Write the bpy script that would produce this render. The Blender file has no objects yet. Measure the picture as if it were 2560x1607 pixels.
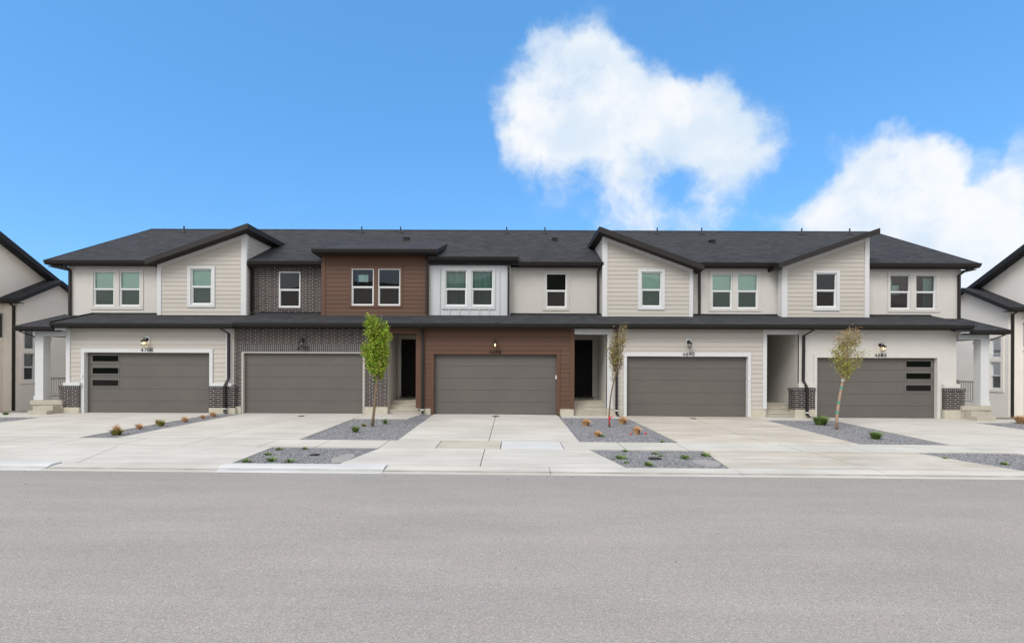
import bpy, math, random, bisect
from mathutils import Vector, Matrix
R = math.radians
sc = bpy.context.scene
COL = sc.collection

# ------------------------------------------------------------------ camera, sky, sun, exposure
cd = bpy.data.cameras.new('camera')
cd.sensor_fit = 'HORIZONTAL'; cd.sensor_width = 36.0
cd.lens = 36.0*1226/2560
cd.shift_y = 118.9/2560
cd.clip_start = .05; cd.clip_end = 8000
cam = bpy.data.objects.new('camera', cd); COL.objects.link(cam)
cam.location = (0, 0, 2.13)
cam.rotation_euler = (R(90), -.0037, 0)
sc.camera = cam
sc.view_settings.view_transform = 'Standard'
sc.view_settings.look = 'None'
sc.view_settings.gamma = 1
sc.view_settings.use_curve_mapping = False
sc.view_settings.exposure = 0.70

SUN_EL, SUN_AZ = 47, 214          # degrees; azimuth from +Y, clockwise: high, behind the viewer and a little to the left
sd = bpy.data.lights.new('sun', 'SUN'); sd.energy = 1.4; sd.angle = R(28); sd.color = (1, .965, .92)
sun = bpy.data.objects.new('sun', sd); COL.objects.link(sun)
sdir = Vector((math.sin(R(SUN_AZ))*math.cos(R(SUN_EL)), math.cos(R(SUN_AZ))*math.cos(R(SUN_EL)), math.sin(R(SUN_EL))))
sun.rotation_euler = sdir.to_track_quat('Z', 'Y').to_euler()
sun.location = (0, 0, 60)

def make_world():
    w = bpy.data.worlds.new('World'); sc.world = w; w.use_nodes = True
    nt = w.node_tree; N = nt.nodes; L = nt.links; N.clear()
    out = N.new('ShaderNodeOutputWorld')
    sky = N.new('ShaderNodeTexSky'); sky.sky_type = 'NISHITA'; sky.sun_disc = False
    sky.sun_elevation = R(SUN_EL); sky.sun_rotation = R(SUN_AZ)
    sky.air_density = 1.0; sky.dust_density = .35; sky.ozone_density = 2.0
    tint = N.new('ShaderNodeMix'); tint.data_type = 'RGBA'; tint.blend_type = 'MULTIPLY'; tint.inputs['Factor'].default_value = 1
    L.new(sky.outputs[0], tint.inputs['A']); tint.inputs['B'].default_value = SKY_TINT
    deep = N.new('ShaderNodeMix'); deep.data_type = 'RGBA'; deep.inputs['Factor'].default_value = .58
    L.new(tint.outputs['Result'], deep.inputs['A']); deep.inputs['B'].default_value = SKY_BLUE
    tc = N.new('ShaderNodeTexCoord')
    def vm(op, a, b=None):
        n = N.new('ShaderNodeVectorMath'); n.operation = op
        L.new(a, n.inputs[0])
        if b is not None:
            if isinstance(b, (tuple, list, Vector)): n.inputs[1].default_value = b
            else: L.new(b, n.inputs[1])
        return n
    def ma(op, a, b, clamp=False):
        n = N.new('ShaderNodeMath'); n.operation = op; n.use_clamp = clamp
        for i, v in enumerate((a, b)):
            if isinstance(v, (int, float)): n.inputs[i].default_value = v
            else: L.new(v, n.inputs[i])
        return n.outputs[0]
    def noise(vec, scale, detail, rough, dist=0):
        n = N.new('ShaderNodeTexNoise'); n.inputs['Scale'].default_value = scale
        n.inputs['Detail'].default_value = detail; n.inputs['Roughness'].default_value = rough
        n.inputs['Distortion'].default_value = dist; L.new(vec, n.inputs['Vector']); return n
    def mr(v, a, b, c, d, smooth=True):
        n = N.new('ShaderNodeMapRange'); n.interpolation_type = 'SMOOTHSTEP' if smooth else 'LINEAR'
        L.new(v, n.inputs['Value'])
        for k, x in zip(('From Min', 'From Max', 'To Min', 'To Max'), (a, b, c, d)): n.inputs[k].default_value = x
        return n.outputs[0]
    d = tc.outputs['Generated']
    # clouds: puffs given by direction (azimuth right of north, elevation, angular radius in degrees), broken up by noise
    wob = noise(d, 5.5, 4, .6)
    off = vm('SCALE', vm('SUBTRACT', wob.outputs['Color'], (.5, .5, .5)).outputs[0]); off.inputs['Scale'].default_value = .06
    p = vm('ADD', d, off.outputs[0]).outputs[0]
    wob2 = noise(d, 22, 5, .6)
    off2 = vm('SCALE', vm('SUBTRACT', wob2.outputs['Color'], (.5, .5, .5)).outputs[0]); off2.inputs['Scale'].default_value = .035
    p = vm('ADD', p, off2.outputs[0]).outputs[0]
    total = None
    for az, el, rad, wt in CLOUDS:
        c = Vector((math.sin(R(az))*math.cos(R(el)), math.cos(R(az))*math.cos(R(el)), math.sin(R(el))))
        di = vm('DISTANCE', p, c).outputs['Value']
        f = mr(di, 0, R(rad)*2.15, .62*wt, 0)
        total = f if total is None else ma('ADD', total, f)
    total = ma('MINIMUM', total, 1.2)
    n1 = noise(p, 9.0, 13, .62, .05)
    dens = ma('ADD', total, ma('MULTIPLY', ma('SUBTRACT', n1.outputs['Fac'], .5), 2.25))
    dens = ma('MULTIPLY', mr(dens, .16, 1.12, 0, .97), mr(total, .0, .40, 0, 1))
    # unseen bright cloud added behind the viewer and to the sides as soft fill
    sep = N.new('ShaderNodeSeparateXYZ'); L.new(d, sep.inputs[0])
    n2 = noise(d, 2.2, 6, .6, .3)
    back = ma('MULTIPLY', mr(sep.outputs['Y'], .52, -.05, 0, 1), mr(n2.outputs['Fac'], .3, .6, .55, .95))
    high = ma('MULTIPLY', mr(sep.outputs['Z'], .66, .86, 0, 1), .85)
    fac = ma('MAXIMUM', ma('MAXIMUM', dens, back), high)
    # cloud body: white with slightly bluer hollows
    n3 = noise(p, 7, 8, .55)
    cr = N.new('ShaderNodeMix'); cr.data_type = 'RGBA'
    L.new(ma('ADD', mr(n3.outputs['Fac'], .36, .62, 0, .65), mr(total, .6, 1.2, 0, .3), True), cr.inputs['Factor'])
    cr.inputs['A'].default_value = CLOUD_LO; cr.inputs['B'].default_value = CLOUD_HI
    wm = N.new('ShaderNodeMix'); wm.data_type = 'RGBA'      # added cloud behind and overhead: warmer and brighter, to fill the walls with light
    L.new(ma('MAXIMUM', back, high), wm.inputs['Factor']); L.new(cr.outputs['Result'], wm.inputs['A']); wm.inputs['B'].default_value = (10.6, 10.1, 9.35, 1)
    cr = wm
    mx = N.new('ShaderNodeMix'); mx.data_type = 'RGBA'
    L.new(fac, mx.inputs['Factor']); L.new(deep.outputs['Result'], mx.inputs['A']); L.new(cr.outputs['Result'], mx.inputs['B'])
    bg = N.new('ShaderNodeBackground'); bg.inputs['Strength'].default_value = .10
    L.new(mx.outputs['Result'], bg.inputs['Color']); L.new(bg.outputs[0], out.inputs[0])
SKY_TINT = (1.04, 1.40, 1.66, 1); SKY_BLUE = (.64, 2.38, 5.2, 1)
CLOUD_LO = (3.9, 4.8, 5.8, 1); CLOUD_HI = (6.1, 6.15, 6.2, 1)
CLOUDS = [(7.4, 31.5, 3.63, 1), (3.9, 33.9, 1.75, 0.8), (10.2, 30.4, 2.57, 0.8), (9.3, 33.2, 1.46, 0.5), (5.6, 28.6, 3.96, 1), (0.7, 28.3, 2.22, 0.8), (9.3, 27.7, 3.97, 1), (0.5, 24.0, 2.07, 0.7), (2.8, 25.7, 3.18, 0.8), (4.2, 23.0, 3.7, 0.45), (7.9, 23.6, 3.21, 0.5), (12.9, 27.4, 3.27, 0.9), (15.5, 27.8, 2.15, 0.7), (14.6, 25.0, 3.54, 0.9), (12.0, 22.6, 2.73, 0.4), (18.5, 25.7, 2.38, 0.8), (22.1, 25.0, 3.18, 1), (22.8, 27.3, 1.24, 0.45), (20.6, 22.5, 2.62, 0.6), (24.9, 22.9, 2.53, 0.9), (27.0, 20.6, 1.77, 0.9), (23.0, 20.7, 2.39, 0.72), (22.6, 17.6, 2.67, 0.6), (24.9, 15.8, 2.2, 0.48), (21.4, 15.4, 2.27, 0.48), (13.9, 19.0, 2.78, 0.56), (12.0, 16.5, 2.84, 0.56), (15.5, 16.7, 2.56, 0.48), (15.1, 21.6, 2.04, 0.5), (18.9, 23.4, 0.95, -0.24), (18.5, 19.3, 1.43, -0.34), (8.8, 18.8, 2.75, -0.28), (27.7, 17.7, 1.59, -0.34), (37.4, 19.9, 1.89, 0.8), (36.0, 19.0, 1.74, 0.6), (34.8, 17.4, 2.57, 0.8), (38.6, 17.1, 2.64, 1), (40.5, 17.1, 2.2, 0.9), (33.8, 14.8, 2.43, 0.8), (37.5, 13.9, 3.5, 1.2), (41.4, 13.2, 3.32, 1.2), (43.4, 10.8, 2.88, 1.1), (39.8, 10.7, 3.43, 1.2), (44.4, 8.0, 2.49, 1.1), (34.7, 12.2, 2.84, 0.9), (45.9, 17.4, 1.4, 0.8), (45.6, 15.4, 1.3, 0.7), (44.9, 13.7, 1.57, 0.7), (46.6, 11.5, 1.53, 0.5), (43.8, 15.5, 1.11, -0.31), (45.6, 11.7, 0.98, -0.2), (42.3, 17.5, 1.21, 0.4), (37.5, 22.2, 0.93, 0.35), (29.7, 27.3, 0.85, 0.42), (32.1, 18.8, 1.01, -0.17), (47.1, 13.8, 2.0, 0.5), (-6.1, 18.9, 2.42, 0.42), (30.9, 13.1, 2.457, 0.36), (29.0, 14.5, 1.58, 0.26), (33.1, 21.3, 1.09, 0.4), (18.5, 28.0, 0.98, 0.4), (18.5, 17.7, 2.53, 0.27), (7.4, 20.1, 3.92, 0.26), (10.2, 17.0, 2.64, 0.18)]
make_world()

# ------------------------------------------------------------------ materials
MATS = {}
def mat(name, col, rough=.85, var=0, vscale=3, bump=0, bscale=60, spec=.3, metal=0, island=None, stretch=None, builder=None):
    m = bpy.data.materials.new(name); m.use_nodes = True
    nt = m.node_tree; N = nt.nodes; L = nt.links
    b = N['Principled BSDF']
    b.inputs['Base Color'].default_value = (*col, 1); b.inputs['Roughness'].default_value = rough
    b.inputs['Metallic'].default_value = metal; b.inputs['Specular IOR Level'].default_value = spec
    tc = N.new('ShaderNodeTexCoord'); src = tc.outputs['Object']
    if stretch:
        mp = N.new('ShaderNodeMapping'); mp.inputs['Scale'].default_value = stretch; L.new(src, mp.inputs['Vector']); src = mp.outputs[0]
    if var:
        n = N.new('ShaderNodeTexNoise'); n.inputs['Scale'].default_value = vscale; n.inputs['Detail'].default_value = 8; n.inputs['Roughness'].default_value = .65
        L.new(src, n.inputs['Vector'])
        r = N.new('ShaderNodeValToRGB'); L.new(n.outputs['Fac'], r.inputs['Fac'])
        r.color_ramp.elements[0].position = .3; r.color_ramp.elements[1].position = .7
        r.color_ramp.elements[0].color = (*[c*(1-var) for c in col], 1); r.color_ramp.elements[1].color = (*[min(1, c*(1+var)) for c in col], 1)
        L.new(r.outputs[0], b.inputs['Base Color'])
    if island:
        g = N.new('ShaderNodeNewGeometry'); r = N.new('ShaderNodeValToRGB'); L.new(g.outputs['Random Per Island'], r.inputs['Fac'])
        els = r.color_ramp.elements
        while len(els) < len(island): els.new(.5)
        for i, c in enumerate(island): els[i].position = i/(len(island)-1); els[i].color = (*c, 1)
        L.new(r.outputs[0], b.inputs['Base Color'])
    if bump:
        n = N.new('ShaderNodeTexNoise'); n.inputs['Scale'].default_value = bscale; n.inputs['Detail'].default_value = 6; L.new(tc.outputs['Object'], n.inputs['Vector'])
        bp = N.new('ShaderNodeBump'); bp.inputs['Strength'].default_value = bump; bp.inputs['Distance'].default_value = .02
        L.new(n.outputs['Fac'], bp.inputs['Height']); L.new(bp.outputs[0], b.inputs['Normal'])
    if builder: builder(N, L, b, tc)
    MATS[name] = m
    return m

def mixrgb(N, L, f, a, b, mode='MIX'):
    n = N.new('ShaderNodeMix'); n.data_type = 'RGBA'; n.blend_type = mode
    for k, v in (('Factor', f), ('A', a), ('B', b)):
        if isinstance(v, (int, float)): n.inputs[k].default_value = v
        elif isinstance(v, tuple): n.inputs[k].default_value = (*v, 1)
        else: L.new(v, n.inputs[k])
    return n.outputs['Result']
def noise(N, L, vec, scale, detail=6, rough=.6):
    n = N.new('ShaderNodeTexNoise'); n.inputs['Scale'].default_value = scale; n.inputs['Detail'].default_value = detail; n.inputs['Roughness'].default_value = rough
    L.new(vec, n.inputs['Vector']); return n.outputs['Fac']
def rng(N, L, v, a, b, c=0, d=1):
    n = N.new('ShaderNodeMapRange'); L.new(v, n.inputs['Value'])
    for k, x in zip(('From Min', 'From Max', 'To Min', 'To Max'), (a, b, c, d)): n.inputs[k].default_value = x
    return n.outputs[0]
def mapv(N, L, vec, s):
    mp = N.new('ShaderNodeMapping'); mp.inputs['Scale'].default_value = s; L.new(vec, mp.inputs['Vector']); return mp.outputs[0]
def bumpn(N, L, b, h, st, dist):
    bp = N.new('ShaderNodeBump'); bp.inputs['Strength'].default_value = st; bp.inputs['Distance'].default_value = dist
    L.new(h, bp.inputs['Height']); L.new(bp.outputs[0], b.inputs['Normal'])

def brick_builder(soldier):
    def f(N, L, b, tc):
        s = N.new('ShaderNodeSeparateXYZ'); L.new(tc.outputs['Object'], s.inputs[0])
        a = N.new('ShaderNodeMath'); a.operation = 'ADD'; L.new(s.outputs['X'], a.inputs[0]); L.new(s.outputs['Y'], a.inputs[1])
        c = N.new('ShaderNodeCombineXYZ')
        if soldier: L.new(s.outputs['Z'], c.inputs[0]); L.new(a.outputs[0], c.inputs[1])
        else: L.new(a.outputs[0], c.inputs[0]); L.new(s.outputs['Z'], c.inputs[1])
        t = N.new('ShaderNodeTexBrick'); L.new(c.outputs[0], t.inputs['Vector'])
        t.inputs['Scale'].default_value = 1; t.inputs['Mortar Size'].default_value = .0062 if soldier else .0068; t.inputs['Mortar Smooth'].default_value = .1
        t.inputs['Brick Width'].default_value = 40 if soldier else .305; t.inputs['Row Height'].default_value = .078
        t.offset = .37; t.offset_frequency = 2
        t.inputs['Color1'].default_value = (.012, .010, .012, 1); t.inputs['Color2'].default_value = (.042, .029, .028, 1)
        if soldier: t.inputs['Color1'].default_value = (.045, .042, .046, 1); t.inputs['Color2'].default_value = (.075, .07, .073, 1)
        t.inputs['Mortar'].default_value = (.42, .385, .35, 1)
        n = noise(N, L, tc.outputs['Object'], 9, 5)
        L.new(mixrgb(N, L, rng(N, L, n, .3, .7, 0, .5), t.outputs['Color'], (.75, .78, .85), 'MULTIPLY'), b.inputs['Base Color'])
        bumpn(N, L, b, t.outputs['Fac'], -.6, .01)
    return f

def shingle(N, L, b, tc):
    s = N.new('ShaderNodeSeparateXYZ'); L.new(tc.outputs['Object'], s.inputs[0])
    c = N.new('ShaderNodeCombineXYZ'); L.new(s.outputs['X'], c.inputs[0]); L.new(s.outputs['Y'], c.inputs[1])
    t = N.new('ShaderNodeTexBrick'); L.new(c.outputs[0], t.inputs['Vector'])
    t.inputs['Scale'].default_value = 1; t.inputs['Mortar Size'].default_value = .012; t.inputs['Brick Width'].default_value = .31; t.inputs['Row Height'].default_value = .135
    t.inputs['Mortar Smooth'].default_value = .4; t.offset = .41; t.squash = 1.6; t.squash_frequency = 3
    t.inputs['Color1'].default_value = (.018, .020, .024, 1); t.inputs['Color2'].default_value = (.066, .068, .074, 1); t.inputs['Mortar'].default_value = (.014, .015, .018, 1)
    n = noise(N, L, mapv(N, L, tc.outputs['Object'], (1.6, 5, 5)), 2.2, 8, .7)
    col = mixrgb(N, L, rng(N, L, n, .3, .7, .38, .52), t.outputs['Color'], (.047, .048, .053))
    n2 = noise(N, L, tc.outputs['Object'], 60, 3)
    L.new(mixrgb(N, L, rng(N, L, n2, .3, .7, 0, .6), col, (.55, .57, .62), 'MULTIPLY'), b.inputs['Base Color'])
    bumpn(N, L, b, t.outputs['Fac'], -.5, .012)

def asphalt(N, L, b, tc):
    o = tc.outputs['Object']
    sp = N.new('ShaderNodeTexVoronoi'); sp.inputs['Scale'].default_value = 125; L.new(o, sp.inputs['Vector'])
    sep = N.new('ShaderNodeSeparateColor'); L.new(sp.outputs['Color'], sep.inputs[0])
    r = N.new('ShaderNodeValToRGB'); L.new(sep.outputs[0], r.inputs['Fac'])
    e = r.color_ramp.elements; e[0].color = (.21, .205, .20, 1); e[0].position = 0
    e[1].color = (.44, .425, .41, 1); e[1].position = 1
    for p_, c_ in ((.12, (.25, .241, .232)), (.5, (.300, .285, .270)), (.86, (.335, .316, .298)), (.95, (.42, .37, .335))):
        x = e.new(p_); x.color = (*c_, 1)
    big = noise(N, L, mapv(N, L, o, (.35, 1.4, 1)), .9, 7, .62)
    col = mixrgb(N, L, rng(N, L, big, .32, .68, 0, 1), (.92, .922, .93), (1.065, 1.06, 1.05))
    col = mixrgb(N, L, 1.0, r.outputs[0], col, 'MULTIPLY')
    fine = noise(N, L, o, 34, 5, .75)
    col = mixrgb(N, L, 1.0, col, mixrgb(N, L, rng(N, L, fine, .3, .7), (.88, .88, .89), (1.12, 1.11, 1.10)), 'MULTIPLY')
    red = noise(N, L, o, 2.3, 6, .7)
    col = mixrgb(N, L, rng(N, L, red, .56, .72, 0, .35), col, (.33, .28, .26))
    # pale dusty tracks along the road and a darker damp band next to the gutter
    st = noise(N, L, mapv(N, L, o, (.10, 2.2, 1)), 1.6, 5, .6)
    col = mixrgb(N, L, rng(N, L, st, .52, .78, 0, .22), col, (.37, .363, .355))
    s = N.new('ShaderNodeSeparateXYZ'); L.new(o, s.inputs[0])
    L.new(mixrgb(N, L, rng(N, L, s.outputs['Y'], 7.6, 9.6, 0, .30), col, (.22, .217, .217)), b.inputs['Base Color'])
    bumpn(N, L, b, sp.outputs['Distance'], .5, .008)

def concrete(base, streak=.5, stain=None, gutter=False):
    def f(N, L, b, tc):
        o = tc.outputs['Object']
        n1 = noise(N, L, mapv(N, L, o, (.35, 2.2, 1)), 1.4, 8, .62)
        n2 = noise(N, L, o, 45, 5, .7)
        n3 = noise(N, L, o, .55, 4, .55)
        lo = tuple(c*(1-.26*streak) for c in base); hi = tuple(min(1, c*(1+.12*streak)) for c in base)
        col = mixrgb(N, L, rng(N, L, n1, .32, .68), lo, hi)
        col = mixrgb(N, L, 1.0, col, mixrgb(N, L, rng(N, L, n3, .35, .65), (.91, .91, .90), (1.04, 1.04, 1.04)), 'MULTIPLY')
        col = mixrgb(N, L, 1.0, col, mixrgb(N, L, rng(N, L, n2, .3, .7), (.95, .95, .95), (1.05, 1.05, 1.05)), 'MULTIPLY')
        if stain:
            n4 = noise(N, L, mapv(N, L, o, (.5, 2.4, 1)), .9, 7, .7)
            col = mixrgb(N, L, rng(N, L, n4, .50, .72, 0, .75), col, stain)
        if gutter:      # grit collected along the gutter line
            s = N.new('ShaderNodeSeparateXYZ'); L.new(o, s.inputs[0])
            r = N.new('ShaderNodeValToRGB'); L.new(rng(N, L, s.outputs['Y'], 9.9, 10.15), r.inputs['Fac'])
            e = r.color_ramp.elements; e[0].position = .28; e[0].color = (0, 0, 0, 1); e[1].position = .72; e[1].color = (0, 0, 0, 1); x = e.new(.5); x.color = (.8, .8, .8, 1)
            g = mixrgb(N, L, 1.0, r.outputs[0], mixrgb(N, L, rng(N, L, noise(N, L, mapv(N, L, o, (.8, 6, 1)), 2, 6), .3, .6), (.35, .35, .35), (1.0, 1.0, 1.0)), 'MULTIPLY')
            col = mixrgb(N, L, g, col, (.22, .205, .185))
        L.new(col, b.inputs['Base Color'])
        bumpn(N, L, b, n2, .15, .004)
    return f

def gravelb(N, L, b, tc):
    o = tc.outputs['Object']
    v = N.new('ShaderNodeTexVoronoi'); v.inputs['Scale'].default_value = 26; L.new(o, v.inputs['Vector'])
    sep = N.new('ShaderNodeSeparateColor'); L.new(v.outputs['Color'], sep.inputs[0])
    r = N.new('ShaderNodeValToRGB'); L.new(sep.outputs[0], r.inputs['Fac'])
    e = r.color_ramp.elements; e[0].color = (.08, .082, .092, 1); e[1].color = (.36, .355, .36, 1)
    for p_, c_ in ((.3, (.13, .133, .148)), (.6, (.20, .205, .225)), (.85, (.27, .275, .295))): x = e.new(p_); x.color = (*c_, 1)
    L.new(r.outputs[0], b.inputs['Base Color'])
    bumpn(N, L, b, v.outputs['Distance'], -1, .03)

def siding(base):
    def f(N, L, b, tc):
        o = tc.outputs['Object']
        s = N.new('ShaderNodeSeparateXYZ'); L.new(o, s.inputs[0])
        fl = N.new('ShaderNodeMath'); fl.operation = 'FLOOR'
        dv = N.new('ShaderNodeMath'); dv.operation = 'DIVIDE'; L.new(s.outputs['Z'], dv.inputs[0]); dv.inputs[1].default_value = .18; L.new(dv.outputs[0], fl.inputs[0])
        wn = N.new('ShaderNodeTexWhiteNoise'); wn.noise_dimensions = '1D'; L.new(fl.outputs[0], wn.inputs['W'])
        g = noise(N, L, mapv(N, L, o, (1.2, 1.2, 40)), 3, 5, .6)
        col = mixrgb(N, L, rng(N, L, wn.outputs['Value'], 0, 1), tuple(c*.95 for c in base), tuple(c*1.05 for c in base))
        L.new(mixrgb(N, L, 1.0, col, mixrgb(N, L, rng(N, L, g, .3, .7), (.93, .93, .93), (1.05, 1.05, 1.05)), 'MULTIPLY'), b.inputs['Base Color'])
        bumpn(N, L, b, g, .25, .004)
    return f
def doorm(N, L, b, tc):
    o = tc.outputs['Object']
    g = noise(N, L, mapv(N, L, o, (.6, 1, 30)), 3, 6, .7)
    n = noise(N, L, o, .8, 4)
    col = mixrgb(N, L, rng(N, L, g, .3, .7), (.102, .093, .085), (.129, .119, .109))
    L.new(mixrgb(N, L, 1.0, col, mixrgb(N, L, rng(N, L, n, .3, .7), (.94, .94, .95), (1.06, 1.06, 1.05)), 'MULTIPLY'), b.inputs['Base Color'])
    bumpn(N, L, b, g, .3, .004)

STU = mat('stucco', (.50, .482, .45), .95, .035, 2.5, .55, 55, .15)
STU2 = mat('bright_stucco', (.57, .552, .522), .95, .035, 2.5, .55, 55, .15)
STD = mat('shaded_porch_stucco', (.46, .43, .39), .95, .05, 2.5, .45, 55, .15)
CRM = mat('cream_siding', (.5, .47, .42), .6, builder=siding((.475, .448, .408)))
BRN = mat('brown_siding', (.1, .06, .05), .6, builder=siding((.105, .056, .037)))
BRT = mat('brown_trim', (.110, .057, .037), .55, .08, 4, .15, 40)
WHT = mat('white_trim', (.58, .59, .60), .5, .03, 5, .08, 60)
BAT = mat('white_panel', (.50, .525, .54), .55, .03, 4, .08, 60)
VIN = mat('white_vinyl', (.70, .71, .72), .35)
BRK = mat('dark_brick', (.05, .04, .04), .8, builder=brick_builder(False))
SOL = mat('soldier_brick', (.05, .04, .04), .8, builder=brick_builder(True))
CAP = mat('mortar_cap', (.42, .40, .37), .9, .08, 8)
FND = mat('foundation_concrete', (.47, .44, .36), .9, .08, 4, .2, 50)
STP = mat('step_concrete', (.42, .39, .33), .9, .1, 5, .2, 50)
SHG = mat('asphalt_shingle', (.05, .05, .06), .9, spec=.15, builder=shingle)
GUT = mat('dark_bronze_metal', (.0125, .0105, .010), .55, .1, 6, spec=.4)
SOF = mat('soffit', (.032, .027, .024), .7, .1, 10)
DOR = mat('garage_door_grey', (.15, .14, .13), .6, builder=doorm)
GAP = mat('panel_gap', (.085, .079, .074), .8)
PFR = mat('door_window_frame', (.155, .145, .137), .5)
BLK = mat('black_door', (.0035, .0033, .0033), .55, spec=.15)
IRN = mat('black_iron', (.012, .011, .011), .45)
NUM = mat('number_black', (.01, .01, .011), .5)
ASP = mat('asphalt', (.22, .22, .22), .95, spec=.15, builder=asphalt)
CON = mat('concrete', (.5, .49, .47), .9, spec=.2, builder=concrete((.475, .462, .435)))
CO2 = mat('stained_concrete', (.5, .49, .47), .9, spec=.2, builder=concrete((.46, .435, .395), .9, (.33, .27, .21)))
CON3 = mat('beige_concrete', (.5, .49, .47), .9, spec=.2, builder=concrete((.43, .40, .35), .8))
CNW = mat('fresh_concrete', (.6, .6, .6), .85, spec=.2, builder=concrete((.50, .51, .52), .4, gutter=True))
KRB = mat('kerb_concrete', (.6, .6, .6), .85, spec=.2, builder=concrete((.47, .46, .435), .6, gutter=True))
GRV = mat('gravel', (.2, .2, .22), .95, builder=gravelb)
STN = mat('stone', (.2, .2, .22), .9, island=[(.10, .103, .115), (.15, .155, .175), (.20, .207, .235), (.17, .175, .195), (.24, .247, .27), (.30, .30, .315), (.42, .41, .40)])
DRT = mat('dirt', (.20, .18, .15), .95, .2, 3, .5, 20)
SLT = mat('silt', (.27, .26, .26), .95, .1, 6, .3, 40)
BLD = mat('roller_blind', (.76, .87, .81), .8, .02, 6)
CRT = mat('curtain_fabric', (.36, .50, .47), .9, .1, 4)
ROM = mat('room_dark', (.022, .020, .019), .95)
PAP = mat('notice_paper', (.72, .80, .80), .8)
TAP = mat('painters_tape', (.03, .16, .42), .7)
INK = mat('print_ink', (.2, .21, .22), .8)
BRKT = mat('bark', (.20, .145, .10), .9, .3, 18, .5, 40)
BRKP = mat('pale_bark', (.36, .25, .19), .9, .3, 14, .4, 40)
LF1 = mat('bright_green_leaves', (.1, .2, .02), .55, island=[(.07, .16, .008), (.22, .38, .02), (.13, .26, .012), (.34, .46, .035), (.34, .28, .05), (.20, .34, .02)])
LF2 = mat('bronze_leaves', (.25, .2, .08), .6, island=[(.26, .17, .07), (.18, .20, .06), (.34, .27, .10), (.22, .11, .05), (.30, .30, .12), (.16, .19, .07)])
LF3 = mat('yellow_green_leaves', (.2, .2, .05), .6, island=[(.18, .22, .03), (.30, .32, .05), (.30, .22, .07), (.24, .29, .04), (.38, .36, .10), (.15, .20, .03)])
LF3B = mat('rust_leaves', (.3, .16, .06), .6, island=[(.32, .18, .08), (.24, .12, .05), (.38, .27, .12), (.28, .22, .08)])
GRN = mat('grass_green', (.07, .14, .03), .7, island=[(.05, .11, .02), (.14, .23, .05), (.09, .17, .03), (.26, .34, .12)])
YLG = mat('grass_yellow_green', (.2, .22, .04), .7, island=[(.22, .24, .03), (.13, .18, .02), (.36, .30, .09), (.40, .26, .13)])
STR = mat('straw_grass', (.5, .3, .13), .8, island=[(.68, .44, .24), (.55, .34, .17), (.76, .56, .34), (.62, .38, .19)])
RST = mat('rusty_grass', (.4, .2, .1), .8, island=[(.60, .34, .20), (.46, .24, .13), (.70, .50, .30), (.50, .36, .14)])
RED = mat('red_ribbon', (.65, .01, .02), .6)
TEA = mat('green_tape', (.01, .33, .20), .6)
WTP = mat('white_wrap', (.6, .6, .58), .7)
HIL = mat('scrub_hill', (.07, .085, .045), .95, .35, .03, 0, 1)
RAL = mat('railing_taupe', (.40, .385, .365), .6)
GLW = mat('bulb_glow', (1, .8, .5), .5)
_b = GLW.node_tree.nodes['Principled BSDF']; _b.inputs['Emission Color'].default_value = (1, .74, .38, 1); _b.inputs['Emission Strength'].default_value = 3.0
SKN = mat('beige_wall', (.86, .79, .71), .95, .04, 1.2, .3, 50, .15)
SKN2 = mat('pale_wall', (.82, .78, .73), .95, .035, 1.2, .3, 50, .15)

def glassm(name, tint, ior=1.5, rough=0):
    m = bpy.data.materials.new(name); m.use_nodes = True; N = m.node_tree.nodes; L = m.node_tree.links; N.clear()
    o = N.new('ShaderNodeOutputMaterial'); mx = N.new('ShaderNodeMixShader'); fr = N.new('ShaderNodeFresnel'); fr.inputs[0].default_value = ior
    t = N.new('ShaderNodeBsdfTransparent'); t.inputs[0].default_value = (*tint, 1); g = N.new('ShaderNodeBsdfGlossy'); g.inputs['Roughness'].default_value = rough
    L.new(fr.outputs[0], mx.inputs[0]); L.new(t.outputs[0], mx.inputs[1]); L.new(g.outputs[0], mx.inputs[2]); L.new(mx.outputs[0], o.inputs[0]); return m
GLS = glassm('window_glass', (.82, .95, .90), 1.6)
GLN = glassm('neighbour_window_glass', (.55, .62, .62), 2.6)
LGL = glassm('lantern_glass', (.92, .90, .84), 1.45)
def screenm():
    m = bpy.data.materials.new('insect_screen'); m.use_nodes = True; N = m.node_tree.nodes; L = m.node_tree.links; N.clear()
    o = N.new('ShaderNodeOutputMaterial'); mx = N.new('ShaderNodeMixShader'); mx.inputs[0].default_value = .55
    t = N.new('ShaderNodeBsdfTransparent'); g = N.new('ShaderNodeBsdfDiffuse'); g.inputs[0].default_value = (.055, .052, .052, 1)
    L.new(t.outputs[0], mx.inputs[1]); L.new(g.outputs[0], mx.inputs[2]); L.new(mx.outputs[0], o.inputs[0]); return m
SCR = screenm()

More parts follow.
